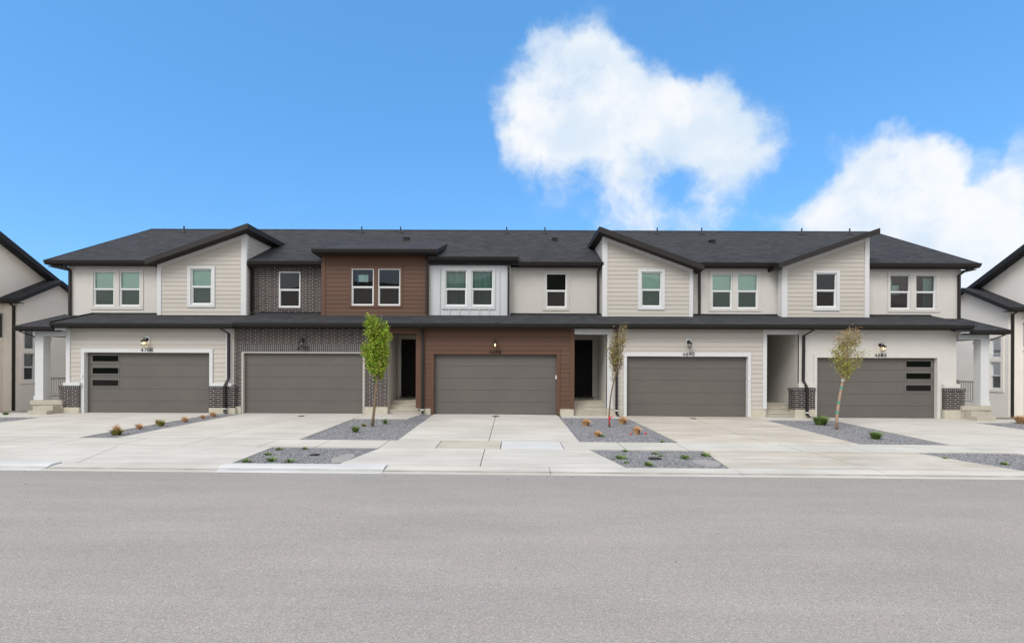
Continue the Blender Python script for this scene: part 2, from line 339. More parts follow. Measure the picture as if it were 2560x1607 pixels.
# ------------------------------------------------------------------ mesh helpers
class MB:
    def __init__(s): s.v = []; s.f = []
    def face(s, pts):
        i = len(s.v); s.v += [tuple(p) for p in pts]; s.f.append(tuple(range(i, i+len(pts)))); return s
    def box(s, x0, x1, y0, y1, z0, z1, skip=''):
        i = len(s.v)
        s.v += [(x, y, z) for z in (z0, z1) for y in (y0, y1) for x in (x0, x1)]
        F = {'b': (0, 2, 3, 1), 't': (4, 5, 7, 6), 'f': (0, 1, 5, 4), 'k': (2, 6, 7, 3), 'l': (0, 4, 6, 2), 'r': (1, 3, 7, 5)}
        s.f += [tuple(i+k for k in F[c]) for c in F if c not in skip]; return s
    def hexa(s, lo, hi):           # two quads of 4 points each (same winding)
        i = len(s.v); s.v += [tuple(p) for p in lo]+[tuple(p) for p in hi]
        s.f += [(i+3, i+2, i+1, i), (i+4, i+5, i+6, i+7)]+[(i+k, i+(k+1) % 4, i+4+(k+1) % 4, i+4+k) for k in range(4)]; return s
    def prism(s, poly, d):         # poly: list of 3D pts, d: extrusion vector
        n = len(poly); i = len(s.v); s.v += [tuple(p) for p in poly]+[tuple(Vector(p)+Vector(d)) for p in poly]
        s.f += [tuple(range(i, i+n)), tuple(range(i+2*n-1, i+n-1, -1))]+[(i+k, i+n+k, i+n+(k+1) % n, i+(k+1) % n) for k in range(n)]; return s
    def tube(s, pts, rad, n=8, cap=True):
        pts = [Vector(p) for p in pts]
        if isinstance(rad, (int, float)): rad = [rad]*len(pts)
        i0 = len(s.v); up = Vector((.13, .21, 1)).normalized()
        for k, p in enumerate(pts):
            t = (pts[min(k+1, len(pts)-1)]-pts[max(k-1, 0)]).normalized()
            a = t.cross(up)
            if a.length < .05: a = t.cross(Vector((1, 0, 0)))
            a.normalize(); b = t.cross(a)
            for j in range(n):
                an = 2*math.pi*j/n; s.v.append(tuple(p+(a*math.cos(an)+b*math.sin(an))*rad[k]))
        for k in range(len(pts)-1):
            for j in range(n):
                a_, b_ = i0+k*n+j, i0+k*n+(j+1) % n; s.f.append((a_, b_, b_+n, a_+n))
        if cap: s.f.append(tuple(i0+j for j in range(n-1, -1, -1))); s.f.append(tuple(i0+(len(pts)-1)*n+j for j in range(n)))
        return s
    def rpipe(s, pts, hw, hd):     # rectangular section pipe, bends in any plane (section kept in world X/Y)
        i0 = len(s.v)
        for p in pts:
            for dx, dy in ((-hw, -hd), (hw, -hd), (hw, hd), (-hw, hd)): s.v.append((p[0]+dx, p[1]+dy, p[2]))
        for k in range(len(pts)-1):
            for j in range(4):
                a, b = i0+k*4+j, i0+k*4+(j+1) % 4; s.f.append((a, b, b+4, a+4))
        s.f.append((i0+3, i0+2, i0+1, i0)); e = i0+4*(len(pts)-1); s.f.append((e, e+1, e+2, e+3)); return s
    def lathe(s, c, prof, n=16):
        i0 = len(s.v)
        for r, z in prof:
            for j in range(n): an = 2*math.pi*j/n; s.v.append((c[0]+r*math.cos(an), c[1]+r*math.sin(an), c[2]+z))
        for k in range(len(prof)-1):
            for j in range(n): a, b = i0+k*n+j, i0+k*n+(j+1) % n; s.f.append((a, b, b+n, a+n))
        s.f.append(tuple(i0+j for j in range(n-1, -1, -1))); s.f.append(tuple(i0+(len(prof)-1)*n+j for j in range(n))); return s
    def build(s, name, m, parent=None, loc=None, smooth=False, label=None):
        me = bpy.data.meshes.new(name); me.from_pydata(s.v, [], s.f); me.materials.append(m)
        if smooth:
            for p in me.polygons: p.use_smooth = True
        me.update()
        o = bpy.data.objects.new(name, me); COL.objects.link(o)
        if parent is not None:
            o.parent = parent
            if parent.type == 'EMPTY' and loc is None: o.matrix_parent_inverse = Matrix.Translation(-parent.location)
        if loc is not None and parent is None: o.location = loc
        if label: o['label'] = label
        return o
def build_split(mb, name, m, parent):
    """each separate piece of mb becomes a part of its own"""
    par = list(range(len(mb.v)))
    def find(a):
        while par[a] != a: par[a] = par[par[a]]; a = par[a]
        return a
    for f in mb.f:
        for k in f[1:]: par[find(k)] = find(f[0])
    groups = {}
    for f in mb.f: groups.setdefault(find(f[0]), []).append(f)
    for fs in groups.values():
        used = sorted({k for f in fs for k in f}); ix = {k: i for i, k in enumerate(used)}
        q = MB(); q.v = [mb.v[k] for k in used]; q.f = [tuple(ix[k] for k in f) for f in fs]; q.build(name, m, parent)
def thing(name, loc, label, cat, group=None):
    o = bpy.data.objects.new(name, None); COL.objects.link(o); o.location = loc; o.empty_display_size = .3
    o['label'] = label; o['category'] = cat
    if group: o['group'] = group
    return o
def tag(o, label, cat, group=None, kind=None):
    o['label'] = label; o['category'] = cat
    if group: o['group'] = group
    if kind: o['kind'] = kind
    return o
def struct(o): o['kind'] = 'structure'; return o

def clip(poly, ax, lim, keep_lo):
    out = []
    for k in range(len(poly)):
        a, b = poly[k], poly[(k+1) % len(poly)]
        ia = (a[ax] <= lim+1e-9) if keep_lo else (a[ax] >= lim-1e-9); ib = (b[ax] <= lim+1e-9) if keep_lo else (b[ax] >= lim-1e-9)
        if ia: out.append(a)
        if ia != ib:
            t = (lim-a[ax])/(b[ax]-a[ax]); out.append((a[0]+t*(b[0]-a[0]), a[1]+t*(b[1]-a[1])))
    return out
def cell(poly, u0, u1, v0, v1):
    for ax, lim, lo in ((0, u0, False), (0, u1, True), (1, v0, False), (1, v1, True)):
        poly = clip(poly, ax, lim, lo)
        if len(poly) < 3: return None
    us = [p[0] for p in poly]; vs = [p[1] for p in poly]
    return poly if max(us)-min(us) > 1e-4 and max(vs)-min(vs) > 1e-4 else None
def front(Y): return lambda u, v, d: (u, Y-d, v)          # wall facing the street; d = how far it stands out
def sideR(X): return lambda u, v, d: (X+d, u, v)          # facing +X, u = Y
def sideL(X): return lambda u, v, d: (X-d, u, v)
def wall(mb, poly, mp, holes=(), depth=.16, lap=None):
    """flat or lapped wall over a convex outline, with rectangular holes (u0,u1,v0,v1) and their reveals"""
    us = sorted({min(p[0] for p in poly), max(p[0] for p in poly), *[h[i] for h in holes for i in (0, 1)]})
    v0, v1 = min(p[1] for p in poly), max(p[1] for p in poly)
    vs = {v0, v1, *[h[i] for h in holes for i in (2, 3)]}
    if lap:
        k = math.floor(v0/lap)
        while k*lap < v1: vs.add(max(v0, k*lap)); k += 1
    vs = sorted(vs)
    for b, t in zip(vs, vs[1:]):
        if t-b < 1e-4: continue
        run = None; segs = []
        for a, c in zip(us, us[1:]):
            if any(h[0] <= a+1e-6 and h[1] >= c-1e-6 and h[2] <= b+1e-6 and h[3] >= t-1e-6 for h in holes): run = None; continue
            if run is None: run = [a, c]; segs.append(run)
            else: run[1] = c
        for a, c in segs:
            q = cell(poly, a, c, b, t)
            if not q: continue
            if lap:
                base = math.floor((b+1e-6)/lap)*lap
                off = lambda v: .004+.0145*(1-(v-base)/lap)
                mb.face([mp(u, v, off(v)) for u, v in q])
                lo = [p for p in q if abs(p[1]-b) < 1e-5]
                if len(lo) >= 2 and abs(b-base) < 1e-4:
                    ua, uc = min(p[0] for p in lo), max(p[0] for p in lo)
                    mb.face([mp(ua, b, -.01), mp(uc, b, -.01), mp(uc, b, off(b)), mp(ua, b, off(b))])
            else: mb.face([mp(u, v, 0) for u, v in q])
    for h in holes:
        P = [(h[0], h[2]), (h[1], h[2]), (h[1], h[3]), (h[0], h[3])]
        for k in range(4):
            if k == 0 and h[2] < min(p[1] for p in poly): continue
            a, c = P[k], P[(k+1) % 4]; mb.face([mp(*a, 0), mp(*c, 0), mp(*c, -depth), mp(*a, -depth)])
    return mb
def frame(mb, mp, u0, u1, v0, v1, w, d0, d1, wt=None, wb=None):
    """rectangular ring, u0..v1 outer, widths w"""
    wt = w if wt is None else wt; wb = w if wb is None else wb
    for a, b, c, e in ((u0, u0+w, v0, v1), (u1-w, u1, v0, v1), (u0+w, u1-w, v1-wt, v1), (u0+w, u1-w, v0, v0+wb)):
        if e-c < 1e-4 or b-a < 1e-4: continue
        mb.hexa([mp(a, c, d0), mp(b, c, d0), mp(b, e, d0), mp(a, e, d0)], [mp(a, c, d1), mp(b, c, d1), mp(b, e, d1), mp(a, e, d1)])
    return mb
def pbox(mb, mp, u0, u1, v0, v1, d0, d1):
    return mb.hexa([mp(u0, v0, d0), mp(u1, v0, d0), mp(u1, v1, d0), mp(u0, v1, d0)], [mp(u0, v0, d1), mp(u1, v0, d1), mp(u1, v1, d1), mp(u0, v1, d1)])

# ------------------------------------------------------------------ ground heights
def ip(v, xs, ys):
    if v <= xs[0]: return ys[0]
    if v >= xs[-1]: return ys[-1]
    i = bisect.bisect_right(xs, v)-1; t = (v-xs[i])/(xs[i+1]-xs[i]); return ys[i]+t*(ys[i+1]-ys[i])
def G0(X): return ip(X, [-30, -8, -.6, 7, 15, 30], [.33, .32, .315, .25, .22, .20])
def G(X, Y):
    s = -.005*X; g0 = G0(X); rd = 0.0-.0055*X
    return ip(Y, [9.4, 10.0, 10.37, 12.3, 13.45, 19.6, 21, 24], [rd, .02+rd, .07+s, .13+s, .153+s, g0, g0, g0-max(0, min(.6, (abs(X)-19)*.12))])

def sheet(name, m, x0, x1, y0, y1, h, nx, ny, fn=G, xl=None, xr=None):
    """a sheet following the ground; x edges may be functions of y"""
    mb = MB()
    for j in range(ny+1):
        y = y0+(y1-y0)*j/ny
        a = xl(y) if xl else x0; b = xr(y) if xr else x1
        for i in range(nx+1):
            x = a+(b-a)*i/nx; mb.v.append((x, y, fn(x, y)+h))
    for j in range(ny):
        for i in range(nx): k = j*(nx+1)+i; mb.f.append((k, k+1, k+nx+2, k+nx+1))
    return mb.build(name, m)
def slab(mb, corners, h=0, t=.07, gap=.007, nx=4):
    """concrete slab: corners (x at front-left, front-right, y front, x back-left, back-right, y back)"""
    fl, fr, yf, bl, br, yb = corners
    fl += gap; bl += gap; fr -= gap; br -= gap; yf += gap; yb -= gap
    i0 = len(mb.v); ny = 2
    for j in range(ny+1):
        s = j/ny; y = yf+(yb-yf)*s; a = fl+(bl-fl)*s; b = fr+(br-fr)*s
        for i in range(nx+1):
            x = a+(b-a)*i/nx; mb.v.append((x, y, G(x, y)+h))
    W = nx+1
    for j in range(ny):
        for i in range(nx): k = i0+j*W+i; mb.f.append((k, k+1, k+W+1, k+W))
    ring = [i0+i for i in range(W)]+[i0+j*W+nx for j in range(1, ny+1)]+[i0+ny*W+i for i in range(nx-1, -1, -1)]+[i0+j*W for j in range(ny-1, 0, -1)]
    b0 = len(mb.v)
    for k in ring: x, y, z = mb.v[k]; mb.v.append((x, y, z-t))
    n = len(ring)
    for k in range(n): mb.f.append((ring[k], b0+k, b0+(k+1) % n, ring[(k+1) % n]))

# terrain to the horizon, and the scrub hill across the valley behind the viewer (seen only in the windows)
def terrain():
    xs = [-3000, -900, -300, -120, -60, -40]+[-30+2*i for i in range(31)]+[40, 60, 120, 300, 900, 3000]
    ys = [-3000, -900, -300, -100, -40, -10, 4, 8, 9.4, 10.0, 10.37, 12.3, 13.45, 15, 17, 19.6, 21, 22.5, 24, 27, 32, 40, 60, 120, 300, 900, 3000]
    mb = MB()
    for y in ys:
        for x in xs:
            X = max(-32, min(32, x)); mb.v.append((x, y, G(X, y)-.07))
    n = len(xs)
    for j in range(len(ys)-1):
        for i in range(n-1): k = j*n+i; mb.f.append((k, k+1, k+n+1, k+n))
    return mb.build('ground', DRT)
struct(terrain())
def hill():
    random.seed(5); mb = MB(); nx, ny = 48, 10
    for j in range(ny+1):
        for i in range(nx+1):
            x = -420+840*i/nx; y = -110-260*j/ny
            h = 74*math.sin(math.pi/2*min(1, j/ny*1.15))*(.78+.22*math.sin(x*.012+1.3)+.08*math.sin(x*.041))
            mb.v.append((x, y, h-1+random.uniform(-1, 1)*min(j, 3)))
    for j in range(ny):
        for i in range(nx): k = j*(nx+1)+i; mb.f.append((k, k+1, k+nx+2, k+nx+1))
    return mb.build('hills', HIL, smooth=True)
struct(hill())

# road
struct(sheet('road', ASP, -90, 90, -8, 9.97, .004, 60, 14, lambda X, Y: -.0055*max(-32, min(32, X))))

# kerb with gutter: rolled kerb, higher where the planting strips are
def kerb(x0, x1, high, m, mb):
    n = max(1, int((x1-x0)/3)); x0 += .006; x1 -= .006
    def prof(x):
        r = -.0055*x; b = .07-.005*x
        if high: return [(9.86, r+.0), (9.865, r+.012), (10.0, r+.018), (10.045, r+.045), (10.10, b+.010), (10.16, b+.024), (10.365, b+.026), (10.365, b-.1)]
        return [(9.86, r+.0), (9.865, r+.012), (10.02, r+.016), (10.028, r+.036), (10.20, b-.012), (10.365, b), (10.365, b-.1)]
    i0 = len(mb.v); k = None
    for i in range(n+1):
        x = x0+(x1-x0)*i/n; pr = prof(x); k = len(pr)
        mb.v += [(x, y, z) for y, z in pr]
    for i in range(n):
        for j in range(k-1): a = i0+i*k+j; mb.f.append((a, a+k, a+k+1, a+1))
    mb.f.append(tuple(range(i0, i0+k))); mb.f.append(tuple(range(i0+n*k+k-1, i0+n*k-1, -1)))
k1, k2 = MB(), MB()
for x0, x1, hi in ((-40, -15, 0), (-15, -9.5, 1), (-9.5, -6.02, 0), (-6.02, -2.62, 1), (-2.62, .79, 0), (.79, 4.7, 0), (4.7, 7.7, 0), (7.7, 11, 0), (11, 14.2, 1), (14.2, 40, 0)):
    kerb(x0, x1, hi, None, k2 if hi else k1)
struct(k1.build('kerb', KRB)); struct(k2.build('kerb', CNW))

# sidewalk panels
sw, swn, swb = MB(), MB(), MB()
J = [-40, -30, -22, -18, -16.4, -14.8, -13.2, -11.6, -10.0, -8.3, -6.37, -4.93, -3.34, -1.92, -.28, 1.32, 2.88, 4.45, 7.3, 9.0, 10.6, 12.2, 13.8, 15.4, 17, 20, 26, 40]
for a, b in zip(J, J[1:]):
    slab({-.28: swn, -1.92: swb}.get(a, sw), (a, b, 12.3, a, b, 13.45), nx=2, gap=.011)
struct(sw.build('sidewalk', CON)); struct(swn.build('sidewalk', CNW)); struct(swb.build('sidewalk', CON3))

# driveways and their aprons
def drive(slabs, m):
    mb = MB()
    for s in slabs: slab(mb, s, gap=.009)
    return struct(mb.build('driveway', m))
drive([(-17.2, -14.6, 13.45, -17.2, -14.6, 19.72), (-14.6, -11.88, 13.45, -14.6, -11.70, 19.72),
       (-26, -12.0, 10.37, -26, -12.0, 12.3), (-12.0, -9.2, 10.37, -12.0, -9.85, 12.3)], CON)
drive([(-10.86, -8.35, 13.45, -10.72, -8.05, 19.72), (-8.35, -5.82, 13.45, -8.05, -5.82, 19.72), (-9.2, -5.97, 10.37, -9.85, -5.97, 12.3)], CON)
drive([(-3.14, -.63, 13.45, -3.14, -.63, 19.72), (-.63, 1.86, 13.45, -.63, 1.84, 19.72), (-3.72, -.67, 10.37, -3.29, -.67, 12.3), (-.67, 2.42, 10.37, -.67, 1.94, 12.3)], CON)
drive([(4.57, 7.0, 13.45, 4.42, 7.0, 19.72), (7.0, 9.55, 13.45, 7.0, 9.72, 19.72), (4.60, 7.72, 10.37, 4.78, 7.43, 12.3), (7.72, 10.84, 10.37, 7.43, 10.08, 12.3)], CO2)
drive([(12.02, 14.6, 13.45, 12.36, 14.6, 19.72), (14.6, 17.35, 13.45, 14.6, 17.35, 19.72), (13.2, 26, 10.37, 12.6, 26, 12.3)], CON)
# entry walks
wk = MB()
for s in ((-5.81, -5.0, 18.05, -5.81, -5.0, 19.62), (-5.0, -3.84, 18.08, -5.0, -3.62, 19.62), (1.94, 4.30, 18.88, 1.94, 4.12, 19.62), (9.72, 12.3, 18.75, 9.72, 12.3, 19.62),
          (-24, -17.22, 18.02, -24, -17.22, 19.45), (17.37, 24, 18.42, 17.37, 24, 19.45)): slab(wk, s, gap=.006)
struct(wk.build('path', CON))

# gravel beds (sheet of small stone with loose stones on top)
BEDS = [((-11.88, -10.86, 13.45, -11.70, -10.72, 19.6), 'narrow strip of grey gravel between the two left driveways'),
        ((-5.82, -3.14, 13.45, -5.82, -3.14, 19.6), 'grey gravel bed around the bright green tree left of the middle driveway'),
        ((1.86, 4.57, 13.45, 1.86, 4.42, 19.6), 'grey gravel bed with straw coloured grass mounds right of the middle driveway'),
        ((9.55, 12.02, 13.45, 9.72, 12.36, 19.6), 'grey gravel bed under the leaning yellow green tree'),
        ((-26, -17.2, 13.45, -26, -17.2, 18.02), 'grey gravel bed at the far left edge beyond the last driveway'),
        ((17.35, 26, 13.45, 17.35, 26, 18.42), 'grey gravel bed at the far right edge beyond the last driveway'),
        ((-5.97, -3.72, 10.37, -5.97, -3.29, 12.3), 'grey gravel parking strip by the kerb left of the middle driveway apron'),
        ((2.42, 4.60, 10.37, 1.94, 4.78, 12.3), 'grey gravel parking strip by the kerb right of the middle driveway apron'),
        ((10.84, 13.2, 10.37, 10.08, 12.6, 12.3), 'grey gravel parking strip by the kerb at the right edge')]
random.seed(11)
for (fl, fr, yf, bl, br, yb), lab in BEDS:
    mb = MB(); nx, ny = max(2, int((fr-fl)*2)), max(2, int((yb-yf)*1.5))
    for j in range(ny+1):
        t = j/ny; y = yf+(yb-yf)*t
        for i in range(nx+1):
            x = fl+(bl-fl)*t+((fr+(br-fr)*t)-(fl+(bl-fl)*t))*i/nx; mb.v.append((x, y, G(x, y)-.022))
    for j in range(ny):
        for i in range(nx): k = j*(nx+1)+i; mb.f.append((k, k+1, k+nx+2, k+nx+1))
    o = mb.build('gravel', GRV); tag(o, lab, 'gravel', kind='stuff')
    st = MB(); x_lo = max(min(fl, bl), -19.5); x_hi = min(max(fr, br), 19.5)
    area = (x_hi-x_lo)*(yb-yf); n = int(area*(1100 if yb < 13 else 600))
    for _ in range(n):
        y = random.uniform(yf+.02, yb-.02); t = (y-yf)/(yb-yf)
        a, b = fl+(bl-fl)*t, fr+(br-fr)*t; x = random.uniform(max(a, x_lo)+.02, min(b, x_hi)-.02)
        if fl > 0 and yb > 19 and 9 < fl < 10 and y > 18.75: continue
        r = random.uniform(.007, .017); z = G(x, y)-.022+r*.3; rot = random.uniform(0, 6.28)
        k = len(st.v); c_, s_ = math.cos(rot), math.sin(rot); e1, e2, e3 = r*random.uniform(.8, 1.4), r*random.uniform(.6, 1), r*random.uniform(.5, .9)
        P = [(e1, 0, 0), (0, e2, 0), (-e1, 0, 0), (0, -e2, 0), (e1*.2, e2*.2, e3), (0, 0, -e3*.5)]
        st.v += [(x+p[0]*c_-p[1]*s_, y+p[0]*s_+p[1]*c_, z+p[2]) for p in P]
        st.f += [(k, k+1, k+4), (k+1, k+2, k+4), (k+2, k+3, k+4), (k+3, k, k+4)]
    o2 = st.build('loose_stones', STN, o)

# bare silt patches and lids in the parking strips
def blob(name, m, cx, cy, rx, ry, h=-.006, n=14, seed=1, lab=None, cat=None):
    random.seed(seed); mb = MB(); P = []
    for i in range(n):
        a = 2*math.pi*i/n; k = random.uniform(.8, 1.12); x, y = cx+rx*k*math.cos(a), cy+ry*k*math.sin(a); P.append((x, y, G(x, y)+h))
    mb.v = P+[(cx, cy, G(cx, cy)+h+.008)]+[(x, y, z-.03) for x, y, z in P]
    mb.f = [(i, (i+1) % n, n) for i in range(n)]+[(i, n+1+i, n+1+(i+1) % n, (i+1) % n) for i in range(n)]
    o = mb.build(name, m); return o
tag(blob('silt_patch', SLT, -3.82, 11.10, .24, .52, seed=3), 'bare patch of pale silt in the left parking strip gravel', 'dirt patch', kind='stuff')
tag(blob('silt_patch', SLT, 4.38, 10.95, .30, .42, seed=4), 'bare patch of pale silt in the right parking strip gravel', 'dirt patch', kind='stuff')

def cover(x, y, r, lab, grp=None, m=None, h=.004):
    t = thing('utility_cover', (x, y, G(x, y)+h), lab, 'cover', grp)
    MB().lathe((x, y, G(x, y)+h), [(r, -.02), (r, .004), (r*.93, .007), (.001, .007)], 20).build('lid', m or IRN, t)
    MB().lathe((x, y, G(x, y)+h), [(r*1.12, -.02), (r*1.12, .003), (r*1.01, .003)], 20).build('rim', GUT, t)
cover(-.62, 18.98, .13, 'small round dark cover at the top of the middle driveway')
cover(-8.05, 18.75, .11, 'small round dark cover at the top of the driveway of the brick house')
cover(7.05, 19.05, .11, 'small round dark cover at the top of the stained driveway')
cover(-4.60, 11.46, .11, 'round dark blue grey lid in the left parking strip gravel', h=-.012)
cover(3.32, 11.38, .14, 'round black lid in the right parking strip gravel', h=-.012)

# ------------------------------------------------------------------ window builder
def window(par, mp, u0, u1, v0, v1, kind, trim=None, rail=None, trim_mat=None, trim_w=None, glass=None, single=False):
    """frame with meeting rail, panes, screen, blind or curtain and the dark room behind (hole already in wall)"""
    fw = .045; rail = rail or (v0+v1)/2
    f = MB(); frame(f, mp, u0, u1, v0, v1, fw, -.11, -.005)
    if not single:
        pbox(f, mp, u0+fw, u1-fw, rail-.028, rail+.028, -.10, -.012)
        frame(f, mp, u0+fw, u1-fw, v0+fw, rail-.028, .028, -.09, -.035)
    w = f.build('window', VIN, par)
    g = glass or GLS
    MB().face([mp(u0+fw, (rail+.028 if not single else v0+fw), -.06), mp(u1-fw, (rail+.028 if not single else v0+fw), -.06), mp(u1-fw, v1-fw, -.06), mp(u0+fw, v1-fw, -.06)]).build('pane', g, w)
    if not single:
        a, b, c, d = u0+fw+.028, u1-fw-.028, v0+fw+.028, rail-.056
        MB().face([mp(a, c, -.075), mp(b, c, -.075), mp(b, d, -.075), mp(a, d, -.075)]).build('pane', g, w)
        MB().face([mp(a, c, -.055), mp(b, c, -.055), mp(b, d, -.055), mp(a, d, -.055)]).build('insect_screen', SCR, w)
    rm = MB(); D = -1.1
    e = .002
    Q = [(u0+e, v0+e), (u1-e, v0+e), (u1-e, v1-e), (u0+e, v1-e)]
    Q2 = [(u0-.2, v0-.2), (u1+.2, v0-.2), (u1+.2, v1+.1), (u0-.2, v1+.1)]
    for k in range(4):
        rm.face([mp(*Q[k], -.112), mp(*Q[(k+1) % 4], -.112), mp(*Q2[(k+1) % 4], -.25), mp(*Q2[k], -.25)])
        rm.face([mp(*Q2[k], -.25), mp(*Q2[(k+1) % 4], -.25), mp(*Q2[(k+1) % 4], D), mp(*Q2[k], D)])
    rm.face([mp(*q, D) for q in Q2]); rm.build('room', ROM, w)
    if kind == 'blind':
        pbox(MB(), mp, u0+.05, u1-.05, v0+.045, v1-.03, -.112, -.104).build('blind', BLD, w)
    if kind.startswith('curtain'):
        random.seed(int(abs(u0*10)))
        spans = {'curtain': [(u0-.02, u1+.02, v1-.02)], 'curtain_left': [(u0-.02, u0+.26, v1-.15)], 'curtain_right': [(u1-.40, u1+.03, v1-.12)]}[kind]
        for a, b, top in spans:
            c = MB(); n = 60; i0 = 0
            for k in range(n+1):
                u = a+(b-a)*k/n; d = -.22+.035*math.sin(u*42+1.3*math.sin(u*9))+.02*math.sin(u*17)
                gather = (u-(a+b)/2)*.10
                for v, s in ((v0+.03, 1), (rail, .2), (top, 0)): c.v.append(mp(u+gather*s, v, d))
            for k in range(n):
                for j in range(2): q = k*3+j; c.f.append((q, q+1, q+4, q+3))
            c.build('curtain', CRT, w, smooth=True)
    return w
def trim_ring(mb, mp, u0, u1, v0, v1, frames, d=.03):
    """flat casing around one window or a pair, with a mullion board between"""
    fz0 = min(f[2] for f in frames); fz1 = max(f[3] for f in frames); fx0 = frames[0][0]; fx1 = frames[-1][1]
    for a, b, c, e in ((u0, fx0, v0, v1), (fx1, u1, v0, v1), (fx0, fx1, fz1, v1), (fx0, fx1, v0, fz0)):
        pbox(mb, mp, a, b, c, e, -.02, d)
    for p, q in zip(frames, frames[1:]): pbox(mb, mp, p[1], q[0], fz0, fz1, -.02, d)
    return mb

# ------------------------------------------------------------------ roof helpers
def main_z(Y): return 6.66+.5*(Y-20.72)
RIDGE_Y = 26.74; RIDGE_Z = main_z(RIDGE_Y)
def roof_slope(mb, x0, x1, y0, z0, y1, z1, t=.16):
    mb.hexa([(x0, y0, z0-t), (x1, y0, z0-t), (x1, y1, z1-t), (x0, y1, z1-t)], [(x0, y0, z0), (x1, y0, z0), (x1, y1, z1), (x0, y1, z1)])
def gutter(par, x0, x1, y, ztop, h=.145, d=.13, soffit_to=None, name='gutter'):
    mb = MB()      # K-style profile
    P = [(y+d, ztop-.02), (y+d, ztop-h), (y+d*.35, ztop-h), (y+.02, ztop-h*.55), (y, ztop-.03), (y, ztop), (y+.02, ztop), (y+.02, ztop-.025), (y+d-.01, ztop-.03)]
    mb.prism([(x0, a, b) for a, b in P], (x1-x0, 0, 0))
    g = mb.build(name, GUT, par)
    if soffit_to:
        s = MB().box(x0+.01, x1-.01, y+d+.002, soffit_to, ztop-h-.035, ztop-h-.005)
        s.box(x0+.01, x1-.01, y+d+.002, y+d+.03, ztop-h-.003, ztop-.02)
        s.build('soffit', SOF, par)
    return g
def main_roof(par, x0, x1, left_end=False, right_end=False):
    mb = MB(); roof_slope(mb, x0, x1, 20.74, main_z(20.74), RIDGE_Y, RIDGE_Z); roof_slope(mb, x0, x1, 2*RIDGE_Y-20.74, main_z(20.74), RIDGE_Y, RIDGE_Z)
    r = mb.build('roof', SHG, par)
    c = MB().prism([(x0, RIDGE_Y-.14, RIDGE_Z-.055), (x0, RIDGE_Y, RIDGE_Z+.035), (x0, RIDGE_Y+.14, RIDGE_Z-.055), (x0, RIDGE_Y, RIDGE_Z-.03)], (x1-x0, 0, 0)).build('ridge_cap', SHG, r)
    for on, xe, s in ((left_end, x0, -1), (right_end, x1, 1)):
        if not on: continue
        f = MB(); t0, t1 = .20, -.012
        a, b = sorted((xe, xe+s*.03))
        f.hexa([(a, 20.70, 6.66-t0), (b, 20.70, 6.66-t0), (b, RIDGE_Y, RIDGE_Z-t0), (a, RIDGE_Y, RIDGE_Z-t0)], [(a, 20.70, 6.66-t1), (b, 20.70, 6.66-t1), (b, RIDGE_Y, RIDGE_Z-t1), (a, RIDGE_Y, RIDGE_Z-t1)])
        Yb = 2*RIDGE_Y-20.70
        f.hexa([(a, RIDGE_Y, RIDGE_Z-t0), (b, RIDGE_Y, RIDGE_Z-t0), (b, Yb, 6.66-t0), (a, Yb, 6.66-t0)], [(a, RIDGE_Y, RIDGE_Z-t1), (b, RIDGE_Y, RIDGE_Z-t1), (b, Yb, 6.66-t1), (a, Yb, 6.66-t1)])
        f.build('rake_board', GUT, par)
    return r
def shed_x(par, xa, za, xb, zb, y0=20.2, y1=23.7, t=.13, name='dormer_roof'):
    """single-pitch roof sloping across the facade, with dark fascia on the front and both eaves"""
    mb = MB(); lo = [(xa, y0+.03, za-.05), (xb, y0+.03, zb-.05), (xb, y1, zb-.05), (xa, y1, za-.05)]
    mb.hexa(lo, [(p[0], p[1], p[2]+.05) for p in lo]); r = mb.build(name, SHG, par)
    f = MB(); T = .21
    f.hexa([(xa, y0, za-T), (xb, y0, zb-T), (xb, y0+.028, zb-T), (xa, y0+.028, za-T)], [(xa, y0, za+.012), (xb, y0, zb+.012), (xb, y0+.028, zb+.012), (xa, y0+.028, za+.012)])
    s = 1 if xb > xa else -1
    for x, z, q in ((xa, za, -s), (xb, zb, s)):
        a, b = sorted((x, x+q*.03)); f.box(a, b, y0, y1, z-T, z+.010)
    f.build('fascia', GUT, r)
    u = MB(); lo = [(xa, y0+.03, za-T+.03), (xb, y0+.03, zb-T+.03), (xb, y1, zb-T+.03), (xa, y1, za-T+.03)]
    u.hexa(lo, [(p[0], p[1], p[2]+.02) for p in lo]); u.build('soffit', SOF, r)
    return r
LZ = lambda Y: 3.915+.289*(Y-19.12)
def lower_roof(par, x0, x1, dz=0, left_end=False, right_end=False):
    mb = MB(); roof_slope(mb, x0, x1, 19.14, LZ(19.14)+dz, 21.2, LZ(21.2)+dz, .10); r = mb.build('lower_roof', SHG, par)
    gutter(par, x0, x1, 19.06, 3.905+dz, .135, soffit_to=19.58, name='lower_gutter')
    for on, xe, s in ((left_end, x0, -1), (right_end, x1, 1)):
        if not on: continue
        a, b = sorted((xe, xe+s*.03)); f = MB(); T = .15
        f.hexa([(a, 19.1, LZ(19.1)-T), (b, 19.1, LZ(19.1)-T), (b, 21.09, LZ(21.09)-T), (a, 21.09, LZ(21.09)-T)], [(a, 19.1, LZ(19.1)+.01), (b, 19.1, LZ(19.1)+.01), (b, 21.09, LZ(21.09)+.01), (a, 21.09, LZ(21.09)+.01)])
        f.build('rake_board', GUT, r)
    fl = MB().box(x0, x1, 21.04, 21.09, LZ(21.07)+dz, LZ(21.07)+dz+.05).build('flashing', GUT, r)
    return r
def downspout(par, pts, w=.045, cuff=None):
    d = MB().rpipe(pts, w, .035).build('downspout', GUT, par)
    if cuff: x, y, z = cuff; MB().box(x-w-.006, x+w+.006, y-.042, y+.042, z-.02, z+.02).build('strap', VIN, d)
    return d
